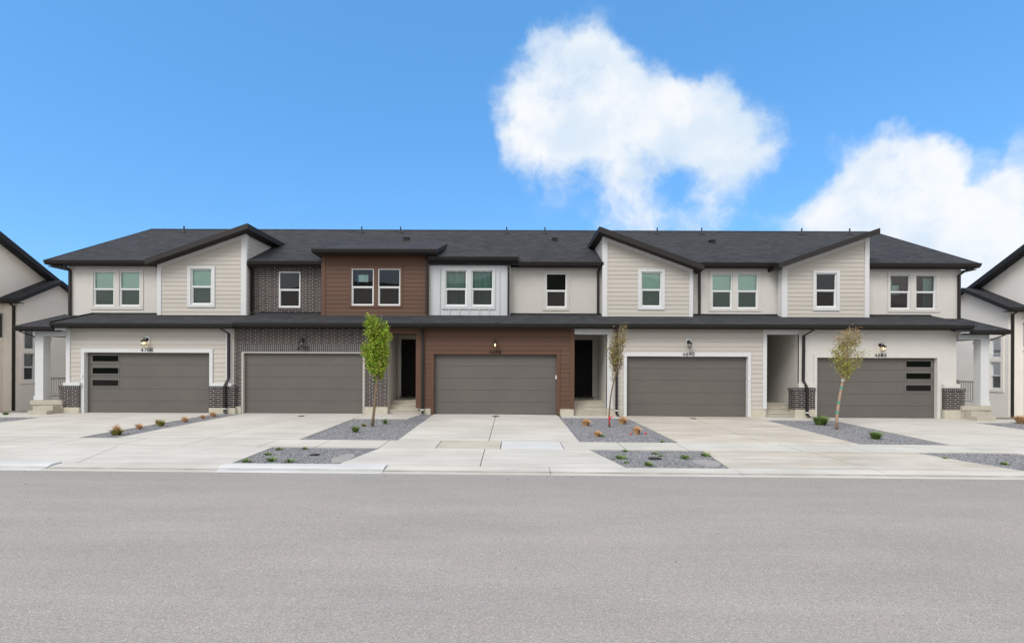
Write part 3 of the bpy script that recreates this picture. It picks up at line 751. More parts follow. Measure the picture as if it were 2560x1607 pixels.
def lantern(par, x, z, lit, block=None, facey=19.57, bx=None):
    bx = x if bx is None else bx
    if block: pbox(MB(), front(19.6), bx-.105, bx+.105, z-.02, z+.31, -.01, .035).build('lantern_block', block, par)
    l = MB()
    for k in range(1):
        n = 18; P = []
        prof = [(.062, .0), (.062, .012), (.045, .022), (.02, .026)]
        i0 = len(l.v)
        for r, d in prof:
            for j in range(n): a = 2*math.pi*j/n; l.v.append((bx+r*math.cos(a), facey-d, z+.16+r*1.15*math.sin(a)))
        for q in range(3):
            for j in range(n): a_, b_ = i0+q*n+j, i0+q*n+(j+1) % n; l.f.append((a_, b_, b_+n, a_+n))
        l.f.append(tuple(i0+3*n+j for j in range(n)))
    cy = facey-.17; zt = z+.12
    l.tube([(bx, facey-.02, z+.17), (bx, facey-.07, z+.215), (x, cy+.03, z+.225), (x, cy, z+.20)], .011, 8)
    l.tube([(x, cy, z+.14), (x, cy, z+.25)], [.012, .007], 8)
    def ring(a, zz): return [(x-a, cy-a, zz), (x+a, cy-a, zz), (x+a, cy+a, zz), (x-a, cy+a, zz)]
    l.hexa(ring(.085, zt-.035), ring(.082, zt-.025)); l.hexa(ring(.082, zt-.025), ring(.022, zt+.045)); l.hexa(ring(.022, zt+.045), ring(.014, zt+.06))
    for sx in (-1, 1):
        for sy in (-1, 1):
            l.tube([(x+sx*.068, cy+sy*.068, zt-.035), (x+sx*.05, cy+sy*.05, zt-.18)], .006, 6)
    l.hexa(ring(.056, zt-.192), ring(.056, zt-.178)); l.hexa(ring(.02, zt-.205), ring(.03, zt-.192))
    o = l.build('wall_lantern', IRN, par)
    gl = MB(); A, B = ring(.062, zt-.037), ring(.046, zt-.177)
    for k in range(4): gl.face([B[k], B[(k+1) % 4], A[(k+1) % 4], A[k]])
    gl.build('lantern_glass', LGL, o)
    MB().lathe((x, cy, zt-.17), [(.010, 0), (.010, .035), (.020, .055), (.024, .08), (.014, .105), (.002, .115)], 12).build('bulb', GLW if lit else VIN, o, smooth=True)
    if lit:
        ld = bpy.data.lights.new('lantern_light', 'POINT'); ld.energy = .6; ld.color = (1, .70, .38); ld.shadow_soft_size = .03
        lo = bpy.data.objects.new('lantern_light', ld); COL.objects.link(lo); lo.parent = o; lo.location = (x, cy-.0, zt-.10); 
    return o
def arc(cx, cz, rx, rz, a0, a1, n=10):
    return [(cx+rx*math.cos(R(a0+(a1-a0)*k/n)), cz+rz*math.sin(R(a0+(a1-a0)*k/n))) for k in range(n+1)]
DIG = {'4': [[(.74, 0), (.74, 1), (0, .28), (1, .28)]], '7': [[(0, 1), (1, 1), (.35, 0)]], '0': [arc(.5, .5, .5, .5, 0, 360, 18)],
       '8': [arc(.5, .75, .38, .25, 0, 360, 14), arc(.5, .26, .48, .26, 0, 360, 14)], '2': [arc(.5, .7, .45, .3, 160, -35, 9)+[(.05, 0), (1, 0)]],
       '6': [[(.72, 1), (.22, .55)]+arc(.5, .32, .46, .32, 160, 520, 16)], '9': [[(.28, 0), (.78, .45)]+arc(.5, .68, .46, .32, -20, 340, 16)]}
def number(par, s, cx, z0, y, h=.150, w=.50):
    """house number of four separate metal digits fixed to the wall or trim"""
    dw = w/4*.74; sp = w/4; x = cx-w/2+(sp-dw)/2
    for ch in s:
        mb = MB()
        for st in DIG[ch]: mb.tube([(x+u*dw, y-.008+.0004*k/len(st), z0+.012+v*(h-.024)) for k, (u, v) in enumerate(st)], .0125, 7)
        mb.build('house_number', NUM, par); x += sp
def garage_door(par, x0, x1, z0, z1, glazed=None):
    """sectional door of five panels, standing back in its opening; z0..z1 opening"""
    Y = 19.72; mp = front(Y); n = 5; hh = (z1-z0)/n; holes = []
    if glazed:
        for k in (4, 3, 2): zc = z0+hh*k+hh*.5; holes.append((glazed[0], glazed[1], zc-.155, zc+.155))
    d = MB()
    for k in range(n):
        b, t = z0+hh*k+(.007 if k else 0), z0+hh*(k+1)
        poly = [(x0, b), (x1, b), (x1, t), (x0, t)]
        hs = [h for h in holes if h[2] >= b-.01 and h[3] <= t+.01]
        wall(d, poly, mp, hs, .03)
        d.face([mp(x0, b, 0), mp(x1, b, 0), mp(x1, b, -.02), mp(x0, b, -.02)]); d.face([mp(x0, t, 0), mp(x1, t, 0), mp(x1, t, -.02), mp(x0, t, -.02)])
    door = d.build('garage_door', DOR, par)
    bk = MB()
    cells = [(x0, x1)] if not glazed else None
    wall(bk, [(x0, z0), (x1, z0), (x1, z1), (x0, z1)], front(Y+.025), holes, .01); bk.build('seam', GAP, door)
    MB().box(x0, x1, Y-.012, Y+.02, z0-.02, z0+.010).build('bottom_seal', GAP, door)
    for h in holes:
        f = MB(); frame(f, mp, h[0], h[1], h[2], h[3], .035, -.03, .018); wf = f.build('window_frame', PFR, door)
        MB().face([mp(h[0]+.03, h[2]+.03, -.008), mp(h[1]-.03, h[2]+.03, -.008), mp(h[1]-.03, h[3]-.03, -.008), mp(h[0]+.03, h[3]-.03, -.008)]).build('pane', GLS, door)
    if holes:
        r = MB(); a, b, c, e = glazed[0]-.3, glazed[1]+.3, z0+.8, z1+.1
        r.box(a, b, Y+.06, Y+1.6, c, e, skip='f'); r.build('garage_interior', ROM, door)
    return door
def vents(roof, pipes, boxes):
    for x in pipes:
        y = RIDGE_Y-.75; z = main_z(y)
        p = MB().tube([(x, y, z-.05), (x, y, z+.35)], .034, 10).build('vent_pipe', IRN, roof)
        MB().lathe((x, y, z), [(.16, -.1), (.15, .0), (.07, .10), (.042, .14)], 12).build('pipe_boot', GUT, roof)
    for x, y in boxes:
        z = main_z(y); m = MB().box(x-.12, x+.12, y-.14, y+.14, z-.06, z+.08).prism([(x-.14, y-.17, z+.08), (x+.14, y-.17, z+.08), (x+.14, y+.16, z+.10), (x-.14, y+.16, z+.10)], (0, 0, .02)); m.build('roof_vent', IRN, roof)
def corner(mb, mp, u0, u1, v0, v1, d=.032): return pbox(mb, mp, u0, u1, v0, v1, -.02, d)
def front_door(par, x0, x1, z0, z1, Y, tx0, tx1):
    f = MB(); mp = front(Y)
    frame(f, mp, tx0, tx1, z0-.02, z1+.17, x0-tx0, -.02, .03, wt=.15, wb=.02)
    fr = f.build('door_casing', STD, par)
    d = MB(); pbox(d, mp, x0, x1, z0, z1, .002, .022)
    frame(d, mp, x0+.12, x1-.12, z0+.25, z0+1.05, .03, .02, .028); frame(d, mp, x0+.12, x1-.12, z0+1.2, z1-.18, .03, .02, .028)
    dr = d.build('front_door', BLK, par)
    h = MB().lathe((x1-.09, Y-.05, z0+1.0), [(.001, -.03), (.028, -.015), (.03, .0), (.028, .015), (.001, .03)], 10); h.build('handle', IRN, dr)
    pbox(MB(), mp, x0-.03, x1+.03, z0-.045, z0-.001, -.03, .09).build('threshold', GUT, dr)
def entry(par, x0, x1, z0, ztop, Yb, wl, wr, mL, mR, land=20.3, steps=((19.72, .16), (20.0, .33))):
    """recessed porch: side walls, ceiling, back wall and concrete steps"""
    mb = MB()
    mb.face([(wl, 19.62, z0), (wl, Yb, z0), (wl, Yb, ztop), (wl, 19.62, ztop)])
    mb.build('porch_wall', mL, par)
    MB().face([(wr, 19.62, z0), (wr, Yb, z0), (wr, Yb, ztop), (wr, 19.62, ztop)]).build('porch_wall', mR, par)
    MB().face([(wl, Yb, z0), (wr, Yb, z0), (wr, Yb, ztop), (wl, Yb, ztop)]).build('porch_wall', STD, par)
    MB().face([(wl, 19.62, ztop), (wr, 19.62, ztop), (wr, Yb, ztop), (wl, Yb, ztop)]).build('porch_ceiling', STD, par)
    s = MB(); ys = [y for y, h in steps]+[land]; hs = [h for y, h in steps]+[.49]
    for k, (y, h) in enumerate(zip(ys, hs)):
        s.box(wl+.004, wr-.004, y, Yb-.004 if k == len(ys)-1 else ys[k+1]+.02, z0-.1 if k == 0 else z0+hs[k-1]-.02, z0+h)
        s.box(wl+.006, wr-.006, y-.018, y+.01, z0+h-.035, z0+h-.004)
    s.build('steps', STP, par)

LAP = .18
B, U, GY = 20.7, 21.1, 19.6
WTOP = 6.50
ZU = LZ(U)-.02; ZB = LZ(B)-.02
ROW = 'joined two storey townhouses facing the street'
ROWP = {}
def house(x, lab):
    h = thing('townhouse', (x, 24, G0(x)), lab, 'townhouse', ROW); return h

# ================================================================== house 4708 (left end)
h = house(-14.6, 'left end townhouse with cream lap siding, brick piers, slanted dormer roof and garage numbered 4708')
Z0 = .29
FU = [(-18.02, -17.12, 4.77, 6.27), (-16.90, -16.00, 4.77, 6.27)]
wall(MB(), [(-19.1, 3.6), (-14.9, 3.6), (-14.9, WTOP), (-19.1, WTOP)], front(U), FU).build('upper_wall', STU2, h)
trim_ring(MB(), front(U), -18.13, -15.86, 4.63, 6.39, FU, .028).build('window_casing', STU2, h)
for f in FU: window(h, front(U), *f, 'blind', rail=5.51)
# gable end and lower end wall
wall(MB(), [(U, 3.4), (32.4, 3.4), (32.4, WTOP), (RIDGE_Y, RIDGE_Z-.15), (U, WTOP+.03)], sideL(-19.1)).build('end_wall', STU2, h)
MB().box(-19.1, -11.1, 32.35, 32.4, 0, WTOP).build('rear_wall', STU2, h)
wall(MB(), [(-19.1, .2), (-17.6, .2), (-17.6, 3.62), (-19.1, 3.62)], front(21.14)).build('porch_back_wall', STU2, h)
wall(MB(), [(21.14, -.4), (32.4, -.4), (32.4, 3.45), (21.14, 3.45)], sideL(-19.08)).build('end_wall', STU2, h)
# bump-out in cream siding
def bz(x): return 6.62+.350*(x+15.10)
FB = [(-13.56, -12.68, 4.80, 6.31)]
wall(MB(), [(-14.95, ZB), (-11.27, ZB), (-11.27, bz(-11.27)-.15), (-14.95, bz(-14.95)-.15)], front(B), [(-13.56, -12.68, 4.80, 6.31)], lap=LAP).build('siding_wall', CRM, h)
wall(MB(), [(B, ZB), (23.5, ZB), (23.5, bz(-11.27)-.19), (B, bz(-11.27)-.19)], sideR(-11.27), lap=LAP).build('siding_wall', CRM, h)
MB().box(-14.95, -14.93, B+.02, U+.1, ZB, 6.6).build('siding_wall', CRM, h)
t = MB(); mp = front(B)
t.hexa([mp(-14.97, ZB, -.02), mp(-14.80, ZB, -.02), mp(-14.80, bz(-14.80)-.2, -.02), mp(-14.97, bz(-14.97)-.2, -.02)], [mp(-14.97, ZB, .035), mp(-14.80, ZB, .035), mp(-14.80, bz(-14.80)-.2, .035), mp(-14.97, bz(-14.97)-.2, .035)])
t.hexa([mp(-11.44, ZB, -.02), mp(-11.24, ZB, -.02), mp(-11.24, bz(-11.24)-.2, -.02), mp(-11.44, bz(-11.44)-.2, -.02)], [mp(-11.44, ZB, .035), mp(-11.24, ZB, .035), mp(-11.24, bz(-11.24)-.2, .035), mp(-11.44, bz(-11.44)-.2, .035)])
t.box(-11.245, -11.21, B-.03, B+.12, ZB, bz(-11.24)-.2)
t.hexa([mp(-14.8, bz(-14.8)-.34, -.02), mp(-11.44, bz(-11.44)-.34, -.02), mp(-11.44, bz(-11.44)-.2, -.02), mp(-14.8, bz(-14.8)-.2, -.02)], [mp(-14.8, bz(-14.8)-.34, .03), mp(-11.44, bz(-11.44)-.34, .03), mp(-11.44, bz(-11.44)-.2, .03), mp(-14.8, bz(-14.8)-.2, .03)])
t.build('corner_trim', WHT, h)
trim_ring(MB(), front(B), -13.70, -12.54, 4.69, 6.42, FB, .045).build('window_casing', WHT, h)
window(h, front(B), *FB[0], 'blind', rail=5.56)
mr_ = main_roof(h, -19.72, -11.1, left_end=True)
shed_x(h, -15.12, bz(-15.12), -10.94, bz(-10.94))
gutter(h, -19.74, -15.12, 20.62, 6.655, soffit_to=21.08)
MB().box(-19.69, -19.12, 20.78, 32.6, 6.40, 6.43).build('rake_soffit', SOF, h)
lower_roof(h, -18.0, -10.88, -.045, left_end=True)
vents(mr_, [-17.41], [])
# garage wall
OP = (-17.06, -12.05, Z0, 2.74)
wall(MB(), [(-17.78, .55), (-11.1, .55), (-11.1, 3.75), (-17.78, 3.75)], front(GY), [(OP[0]-.04, OP[1]+.04, .5, OP[3]+.04)], lap=LAP, depth=.12).build('siding_wall', CRM, h)
wall(MB(), [(GY, .3), (21.14, .3), (21.14, 3.75), (GY, 3.75)], sideL(-17.78), lap=LAP).build('siding_wall', CRM, h)
t = MB(); mp = front(GY)
frame(t, mp, -17.19, -11.94, Z0, 2.885, .13, -.13, .05, wt=.15, wb=0)
corner(t, mp, -17.80, -17.64, 1.42, 3.74, .04); corner(t, mp, -11.42, -11.20, 1.42, 3.74, .04)
t.box(-17.82, -17.16, GY-.14, GY, 1.415, 1.53); t.box(-12.0, -11.14, GY-.14, GY, 1.415, 1.53)
t.build('wall_trim', WHT, h)
p = MB(); p.box(-17.99, -17.20, GY-.12, GY+.28, .55, 1.30); p.box(-12.03, -11.03, GY-.12, GY+.1, .55, 1.30); build_split(p, 'brick_pier', BRK, h)
p = MB(); p.box(-18.02, -17.195, GY-.14, GY+.29, 1.302, 1.412); p.box(-12.035, -11.0, GY-.14, GY+.1, 1.302, 1.412); build_split(p, 'pier_cap', SOL, h)
p = MB(); p.box(-18.0, -17.195, GY-.13, GY+.3, -.1, .548); p.box(-12.03, -10.99, GY-.13, GY+.1, -.1, .548); build_split(p, 'foundation', FND, h)
garage_door(h, OP[0]+.0, OP[1], Z0, OP[3], glazed=(-16.90, -15.78))
lantern(h, -14.56, 3.09, True, WHT)
number(h, '4708', -14.56, 2.765, GY-.05)
downspout(h, [(-18.98, 20.78, 6.52), (-18.98, 20.80, 6.44), (-18.98, 21.04, 6.30), (-18.98, 21.04, 4.30), (-18.92, 20.95, 4.25)])
downspout(h, [(-11.44, 19.15, 3.76), (-11.44, 19.2, 3.68), (-11.27, 19.5, 3.50), (-11.27, 19.5, 1.72), (-11.36, 19.40, 1.42), (-11.36, 19.40, .45), (-11.30, 19.33, .33)], cuff=(-11.36, 19.40, .52))
pbox(MB(), front(GY), -17.17, -17.12, 1.72, 1.86, .05, .075).build('keypad', VIN, h)

def porch(h, s, Z):
    """side porch of an end house; s = -1 left, +1 right; Z ground"""
    def X(a): return s*a
    def bx(mb, a, b, *r): return mb.box(min(s*a, s*b), max(s*a, s*b), *r)
    mb = MB()
    a, b = sorted((X(17.3), X(19.38))); roof_slope(mb, a, b, 19.14, 3.72, 21.2, 4.40, .09)
    r = mb.build('porch_roof', SHG, h)
    gutter(h, min(X(17.9), X(19.42)), max(X(17.9), X(19.42)), 19.04, 3.725, .135, soffit_to=19.5, name='porch_gutter')
    f = MB(); a, b = sorted((X(19.38), X(19.42)))
    f.hexa([(a, 19.1, 3.70-.15), (b, 19.1, 3.70-.15), (b, 21.3, 4.43-.15), (a, 21.3, 4.43-.15)], [(a, 19.1, 3.73), (b, 19.1, 3.73), (b, 21.3, 4.44), (a, 21.3, 4.44)]); f.build('rake_board', GUT, r)
    t = MB(); bx(t, 17.8, 19.0, 19.52, 19.82, 3.38, 3.60); bx(t, 18.7, 19.0, 19.82, 21.1, 3.38, 3.60); t.build('porch_beam', BAT, h)
    t = MB(); bx(t, 17.8, 19.35, 19.5, 21.12, 3.602, 3.62); t.build('porch_ceiling', STD, h)
    c = MB(); bx(c, 18.66, 18.99, 19.52, 19.83, Z+.64, 3.378); bx(c, 18.635, 19.015, 19.495, 19.855, Z+.545, Z+.70); bx(c, 18.64, 19.01, 19.50, 19.85, 3.20, 3.30)
    c.build('porch_column', WHT, h)
    d = MB(); bx(d, 17.8, 19.04, 19.38, 21.1, Z+.37, Z+.54); bx(d, 17.82, 18.97, 19.42, 21.1, Z-.5, Z+.368)
    bx(d, 17.9, 18.47, 19.12, 19.44, Z+.17, Z+.345); bx(d, 17.9, 18.62, 18.86, 19.42, Z-.1, Z+.168); d.build('steps', STP, h)
    rl = MB(); bx(rl, 18.90, 18.95, 19.86, 20.80, 1.66, 1.71); bx(rl, 18.905, 18.945, 19.86, 20.80, Z+.64, Z+.68)
    for k in range(9): y = 19.93+k*.10; bx(rl, 18.91, 18.935, y, y+.025, Z+.68, 1.66)
    bx(rl, 18.86, 18.96, 20.80, 20.90, Z+.54, 1.76); rl.build('railing', RAL, h)
    downspout(h, [(X(19.20), 19.12, 3.60), (X(19.20), 19.14, 3.52), (X(19.02), 19.62, 3.32), (X(19.02), 19.66, 3.2), (X(19.035), 19.7, Z+.62), (X(19.07), 19.7, Z+.56)], .04)
porch(h, -1, Z0)

# ================================================================== house 4702 (dark brick)
h = house(-7.35, 'townhouse with dark brick walls and brown sided upper box, garage numbered 4702')
Z0 = .32
FW = (-10.05, -9.12, 4.74, 6.28)
wall(MB(), [(-11.25, ZU), (-7.95, ZU), (-7.95, WTOP), (-11.25, WTOP)], front(U), [FW]).build('brick_wall', BRK, h)
t = MB(); pbox(t, front(U), -10.07, -9.10, 6.285, 6.48, -.02, .012); pbox(t, front(U), -10.08, -9.09, 4.64, 4.735, -.02, .03); build_split(t, 'soldier_course', SOL, h)
window(h, front(U), *FW, 'none', rail=5.51)
FB = [(-6.79, -5.84, 4.78, 6.35), (-5.67, -4.72, 4.78, 6.35)]
wall(MB(), [(-8.03, ZB-.02), (-3.54, ZB-.02), (-3.54, 6.97), (-8.03, 6.97)], front(B), FB, lap=LAP).build('siding_wall', BRN, h)
wall(MB(), [(B, ZB-.02), (23, ZB-.02), (23, 6.97), (B, 6.97)], sideR(-3.54), lap=LAP).build('siding_wall', BRN, h)
wall(MB(), [(B, ZB-.02), (23, ZB-.02), (23, 6.97), (B, 6.97)], sideL(-8.03), lap=LAP).build('siding_wall', BRN, h)
t = MB(); mp = front(B); corner(t, mp, -8.05, -7.88, ZB-.02, 6.93, .034); corner(t, mp, -3.66, -3.52, ZB-.02, 6.93, .034)
trim_ring(t, mp, -6.88, -4.62, 4.69, 6.44, FB, .034); pbox(t, mp, -6.91, -4.59, 6.44, 6.465, -.01, .05); t.build('wall_trim', BRT, h)
w1 = window(h, mp, *FB[0], 'none', rail=5.57); window(h, mp, *FB[1], 'none', rail=5.57)
# notice taped inside the upper left pane
n_ = MB(); pbox(n_, mp, -6.54, -6.10, 5.79, 6.09, -.068, -.066); pn = n_.build('paper_notice', PAP, w1)
n_ = MB(); pbox(n_, mp, -6.57, -6.51, 5.78, 6.10, -.0655, -.065); pbox(n_, mp, -6.58, -6.49, 6.06, 6.12, -.0648, -.0644); pbox(n_, mp, -6.56, -6.52, 5.72, 5.80, -.0648, -.0644); n_.build('tape', TAP, w1)
n_ = MB()
for k in range(6): pbox(n_, mp, -6.26, -6.13-.015*(k % 3), 6.04-k*.04, 6.048-k*.04, -.0655, -.065)
n_.build('print', INK, w1)
mr_ = main_roof(h, -11.1, -3.6)
gutter(h, -11.16, -8.05, 20.62, 6.655, soffit_to=21.08)
# shallow roof over the brown box, falling to the street
def z3(Y): return 7.05+.32*(Y-20.24)
mb = MB(); roof_slope(mb, -8.23, -3.17, 20.24, z3(20.24), 23.85, z3(23.85), .08); r = mb.build('dormer_roof', SHG, h)
gutter(h, -8.26, -3.14, 20.12, 7.045, .14, soffit_to=20.68)
for xa, xb in ((-8.26, -8.232), (-3.168, -3.14)):
    MB().hexa([(xa, 20.2, z3(20.2)-.17), (xb, 20.2, z3(20.2)-.17), (xb, 23.85, z3(23.85)-.17), (xa, 23.85, z3(23.85)-.17)], [(xa, 20.2, z3(20.2)+.01), (xb, 20.2, z3(20.2)+.01), (xb, 23.85, z3(23.85)+.01), (xa, 23.85, z3(23.85)+.01)]).build('rake_board', GUT, r)
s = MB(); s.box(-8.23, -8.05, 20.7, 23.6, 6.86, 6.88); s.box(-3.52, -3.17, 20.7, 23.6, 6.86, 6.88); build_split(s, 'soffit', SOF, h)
lower_roof(h, -10.88, -3.6)
vents(mr_, [-7.99, -5.93], [(-5.30, 24.5)])
OP = (-10.81, -5.89, Z0, 2.74)
wall(MB(), [(-11.1, .60), (-4.99, .60), (-4.99, 3.78), (-11.1, 3.78)], front(GY), [(OP[0], OP[1], .5, 2.78)], depth=.13).build('brick_wall', BRK, h)
wall(MB(), [(GY, .60), (20.0, .60), (20.0, 3.78), (GY, 3.78)], sideR(-4.99)).build('brick_wall', BRK, h)
pbox(MB(), front(GY), -10.85, -5.86, 2.785, 3.08, -.01, .012).build('soldier_course', SOL, h)
t = MB(); frame(t, front(GY), -10.81, -5.89, Z0, 2.783, .075, -.13, .008, wt=.05, wb=0); t.build('garage_frame', CAP, h)
p = MB(); p.box(-5.88, -4.965, GY-.03, GY+.45, -.1, .598); p.box(-11.1, -10.815, GY-.03, GY+.1, -.1, .598); build_split(p, 'foundation', FND, h)
garage_door(h, -10.735, -5.965, Z0, 2.735)
lantern(h, -8.35, 3.10, False, facey=19.59)
number(h, '4702', -8.35, 2.85, GY-.014)
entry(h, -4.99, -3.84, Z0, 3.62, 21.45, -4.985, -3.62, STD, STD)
front_door(h, -4.84, -3.92, .93, 3.40, 21.44, -4.98, -3.78)
t = MB(); pbox(t, front(GY), -4.99, -3.60, 3.53, 3.75, -.25, .02); pbox(t, front(GY), -3.84, -3.62, .56, 3.528, -.3, .02); t.build('entry_trim', BRT, h)
MB().box(-4.98, -3.62, 19.86, 19.90, 3.50, 3.62).build('entry_header', BRT, h)
pbox(MB(), front(21.0), -4.98, -4.92, .95, 1.1, 0, .03)
downspout(h, [(-11.17, 20.72, 6.52), (-11.17, 20.75, 6.44), (-11.17, 21.04, 6.32), (-11.17, 21.04, 4.56)], .045)
downspout(h, [(-3.60, 20.2, 6.90), (-3.60, 20.25, 6.85), (-3.60, 20.62, 6.70), (-3.60, 20.62, 4.45)], .045)

# ================================================================== house 4698 (middle)
h = house(.2, 'middle townhouse with brown sided garage numbered 4698 under a white panelled upper box')
Z0 = .32; YB = 20.8
FB = [(-2.85, -1.93, 4.79, 6.31), (-1.73, -.81, 4.79, 6.31)]
wall(MB(), [(-3.54, LZ(YB)-.02), (-.10, LZ(YB)-.02), (-.10, 6.68), (-3.54, 6.68)], front(YB), FB).build('panel_wall', BAT, h)
MB().box(-.13, -.10, YB+.002, 21.12, LZ(YB), 6.6).build('panel_wall', BAT, h)
t = MB(); mp = front(YB)
for x in (-3.08, -2.66, -2.24, -1.82, -1.40, -.98, -.55):
    if -2.99 < x < -.70:
        pbox(t, mp, x-.018, x+.018, 6.402, 6.67, -.005, .040); pbox(t, mp, x-.018, x+.018, LZ(YB), 4.658, -.005, .040)
    else: pbox(t, mp, x-.018, x+.018, LZ(YB), 6.67, -.005, .040)
corner(t, mp, -.22, -.085, LZ(YB), 6.67, .03); build_split(t, 'batten', BAT, h)
trim_ring(MB(), mp, -2.98, -.72, 4.66, 6.40, FB, .04).build('window_casing', BAT, h)
for f in FB: window(h, mp, *f, 'curtain', rail=5.52)
FW = (1.44, 2.34, 4.77, 6.26)
wall(MB(), [(-.12, ZU), (3.9, ZU), (3.9, WTOP), (-.12, WTOP)], front(U), [FW]).build('upper_wall', STU, h)
trim_ring(MB(), front(U), 1.32, 2.45, 4.65, 6.38, [FW], .028).build('window_casing', STU, h)
window(h, front(U), *FW, 'none', rail=5.51)
mr_ = main_roof(h, -3.6, 4.0)
gutter(h, .24, 3.84, 20.62, 6.655, soffit_to=21.08)
def z4(Y): return 6.82+.34*(Y-20.52)
mb = MB(); roof_slope(mb, -3.50, .21, 20.52, z4(20.52), 22.3, z4(22.3), .08); r = mb.build('dormer_roof', SHG, h)
gutter(h, -3.50, .235, 20.42, 6.815, .14, soffit_to=20.78)
MB().hexa([(.21, 20.5, z4(20.5)-.17), (.24, 20.5, z4(20.5)-.17), (.24, 22.3, z4(22.3)-.17), (.21, 22.3, z4(22.3)-.17)], [(.21, 20.5, z4(20.5)+.01), (.24, 20.5, z4(20.5)+.01), (.24, 22.3, z4(22.3)+.01), (.21, 22.3, z4(22.3)+.01)]).build('rake_board', GUT, r)
lower_roof(h, -3.6, 4.0)
vents(mr_, [-.31, 1.72], [(2.11, 24.5)])
wall(MB(), [(-3.60, .55), (2.33, .55), (2.33, 3.80), (-3.60, 3.80)], front(GY), [(-3.16, 1.83, .5, 2.76)], lap=LAP, depth=.12).build('siding_wall', BRN, h)
t = MB(); mp = front(GY)
frame(t, mp, -3.24, 1.91, Z0, 2.87, .12, -.13, .042, wt=.15, wb=0); pbox(t, mp, -3.27, 1.94, 2.87, 2.892, -.01, .06)
corner(t, mp, 2.33, 2.49, .555, 3.76, .03); corner(t, mp, -3.615, -3.52, .555, 3.76, .03); t.build('wall_trim', BRT, h)
MB().box(2.34, 2.488, GY+.002, 20.1, .3, 3.75).build('siding_wall', BRN, h)
p = MB(); p.box(1.915, 2.47, GY-.01, GY+.4, -.1, .548); p.box(-3.66, -3.245, GY-.01, GY+.1, -.1, .548); build_split(p, 'foundation', FND, h)
garage_door(h, -3.12, 1.79, Z0, 2.72)
lantern(h, -.67, 3.07, True, BRT)
number(h, '4698', -.67, 2.735, GY-.044)
pbox(MB(), mp, 1.745, 1.785, 1.73, 1.89, -.07, .0).build('keypad', VIN, h)
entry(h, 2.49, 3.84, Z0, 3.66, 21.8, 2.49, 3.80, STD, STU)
front_door(h, 2.66, 3.57, .93, 3.43, 21.79, 2.52, 3.71)
t = MB(); pbox(t, mp, 2.492, 4.02, 3.53, 3.755, -.25, .03); pbox(t, mp, 3.80, 4.02, .58, 3.528, -.16, .03); t.build('entry_trim', WHT, h)
p = MB().box(3.805, 4.03, GY-.012, GY+.3, -.1, .578); build_split(p, 'foundation', FND, h)
downspout(h, [(-.16, 20.52, 6.70), (-.16, 20.56, 6.64), (-.16, 20.73, 6.52), (-.16, 20.73, 4.42)], .045)
downspout(h, [(3.72, 20.74, 6.52), (3.72, 20.78, 6.44), (3.68, 21.04, 6.32), (3.68, 21.04, 4.52)], .045)
downspout(h, [(-3.56, 19.15, 3.78), (-3.56, 19.22, 3.70), (-3.56, 19.53, 3.60), (-3.56, 19.53, .42), (-3.55, 19.45, .33)], .045, cuff=(-3.56, 19.53, .50))

# ================================================================== house 4690
h = house(7.7, 'townhouse with cream lap siding and garage numbered 4690 on the stained driveway')
Z0 = .25
def cz(x): return 8.00-.362*(x-3.60)
FB = [(5.43, 6.30, 4.77, 6.25)]
wall(MB(), [(3.84, ZB), (7.60, ZB), (7.60, cz(7.60)-.15), (3.84, cz(3.84)-.15)], front(B), FB, lap=LAP).build('siding_wall', CRM, h)
wall(MB(), [(B, ZB), (23.5, ZB), (23.5, cz(3.84)-.19), (B, cz(3.84)-.19)], sideL(3.84), lap=LAP).build('siding_wall', CRM, h)
MB().box(7.58, 7.60, B+.02, U+.1, ZB, 6.55).build('siding_wall', CRM, h)
t = MB(); mp = front(B)
def tq(x0, x1, a0, a1, b0, b1, d=.035): t.hexa([mp(x0, a0, -.02), mp(x1, a1, -.02), mp(x1, b1, -.02), mp(x0, b0, -.02)], [mp(x0, a0, d), mp(x1, a1, d), mp(x1, b1, d), mp(x0, b0, d)])
tq(3.82, 4.01, ZB, ZB, cz(3.82)-.2, cz(4.01)-.2); tq(7.46, 7.62, ZB, ZB, cz(7.46)-.2, cz(7.62)-.2); tq(4.01, 7.46, cz(4.01)-.34, cz(7.46)-.34, cz(4.01)-.2, cz(7.46)-.2, .03)
t.box(3.80, 3.825, B-.03, B+.12, ZB, cz(3.82)-.2); t.build('corner_trim', WHT, h)
trim_ring(MB(), mp, 5.30, 6.43, 4.65, 6.36, FB, .045).build('window_casing', WHT, h)
window(h, mp, *FB[0], 'blind', rail=5.50)
FU = [(8.57, 9.46, 4.76, 6.26), (9.67, 10.57, 4.76, 6.26)]
wall(MB(), [(7.60, ZU), (11.66, ZU), (11.66, WTOP), (7.60, WTOP)], front(U), FU).build('upper_wall', STU2, h)
trim_ring(MB(), front(U), 8.46, 10.69, 4.65, 6.38, FU, .028).build('window_casing', STU2, h)
for f in FU: window(h, front(U), *f, 'blind', rail=5.52)
mr_ = main_roof(h, 4.0, 11.4)
shed_x(h, 7.88, cz(7.88), 3.60, cz(3.60))
gutter(h, 7.90, 11.12, 20.62, 6.655, soffit_to=21.08)
lower_roof(h, 4.0, 11.4)
vents(mr_, [7.67, 10.03], [(9.84, 24.2)])
wall(MB(), [(4.02, .57), (10.04, .57), (10.04, 3.80), (4.02, 3.80)], front(GY), [(4.54, 9.44, .5, 2.70)], lap=LAP, depth=.12).build('siding_wall', CRM, h)
t = MB(); mp = front(GY)
frame(t, mp, 4.46, 9.53, Z0, 2.81, .12, -.13, .05, wt=.15, wb=0)
corner(t, mp, 10.02, 10.17, .575, 3.76, .035); pbox(t, mp, 10.172, 11.45, 3.56, 3.76, -.25, .03); t.build('wall_trim', WHT, h)
MB().box(10.03, 10.165, GY+.002, 20.6, .2, 3.75).build('siding_wall', CRM, h)
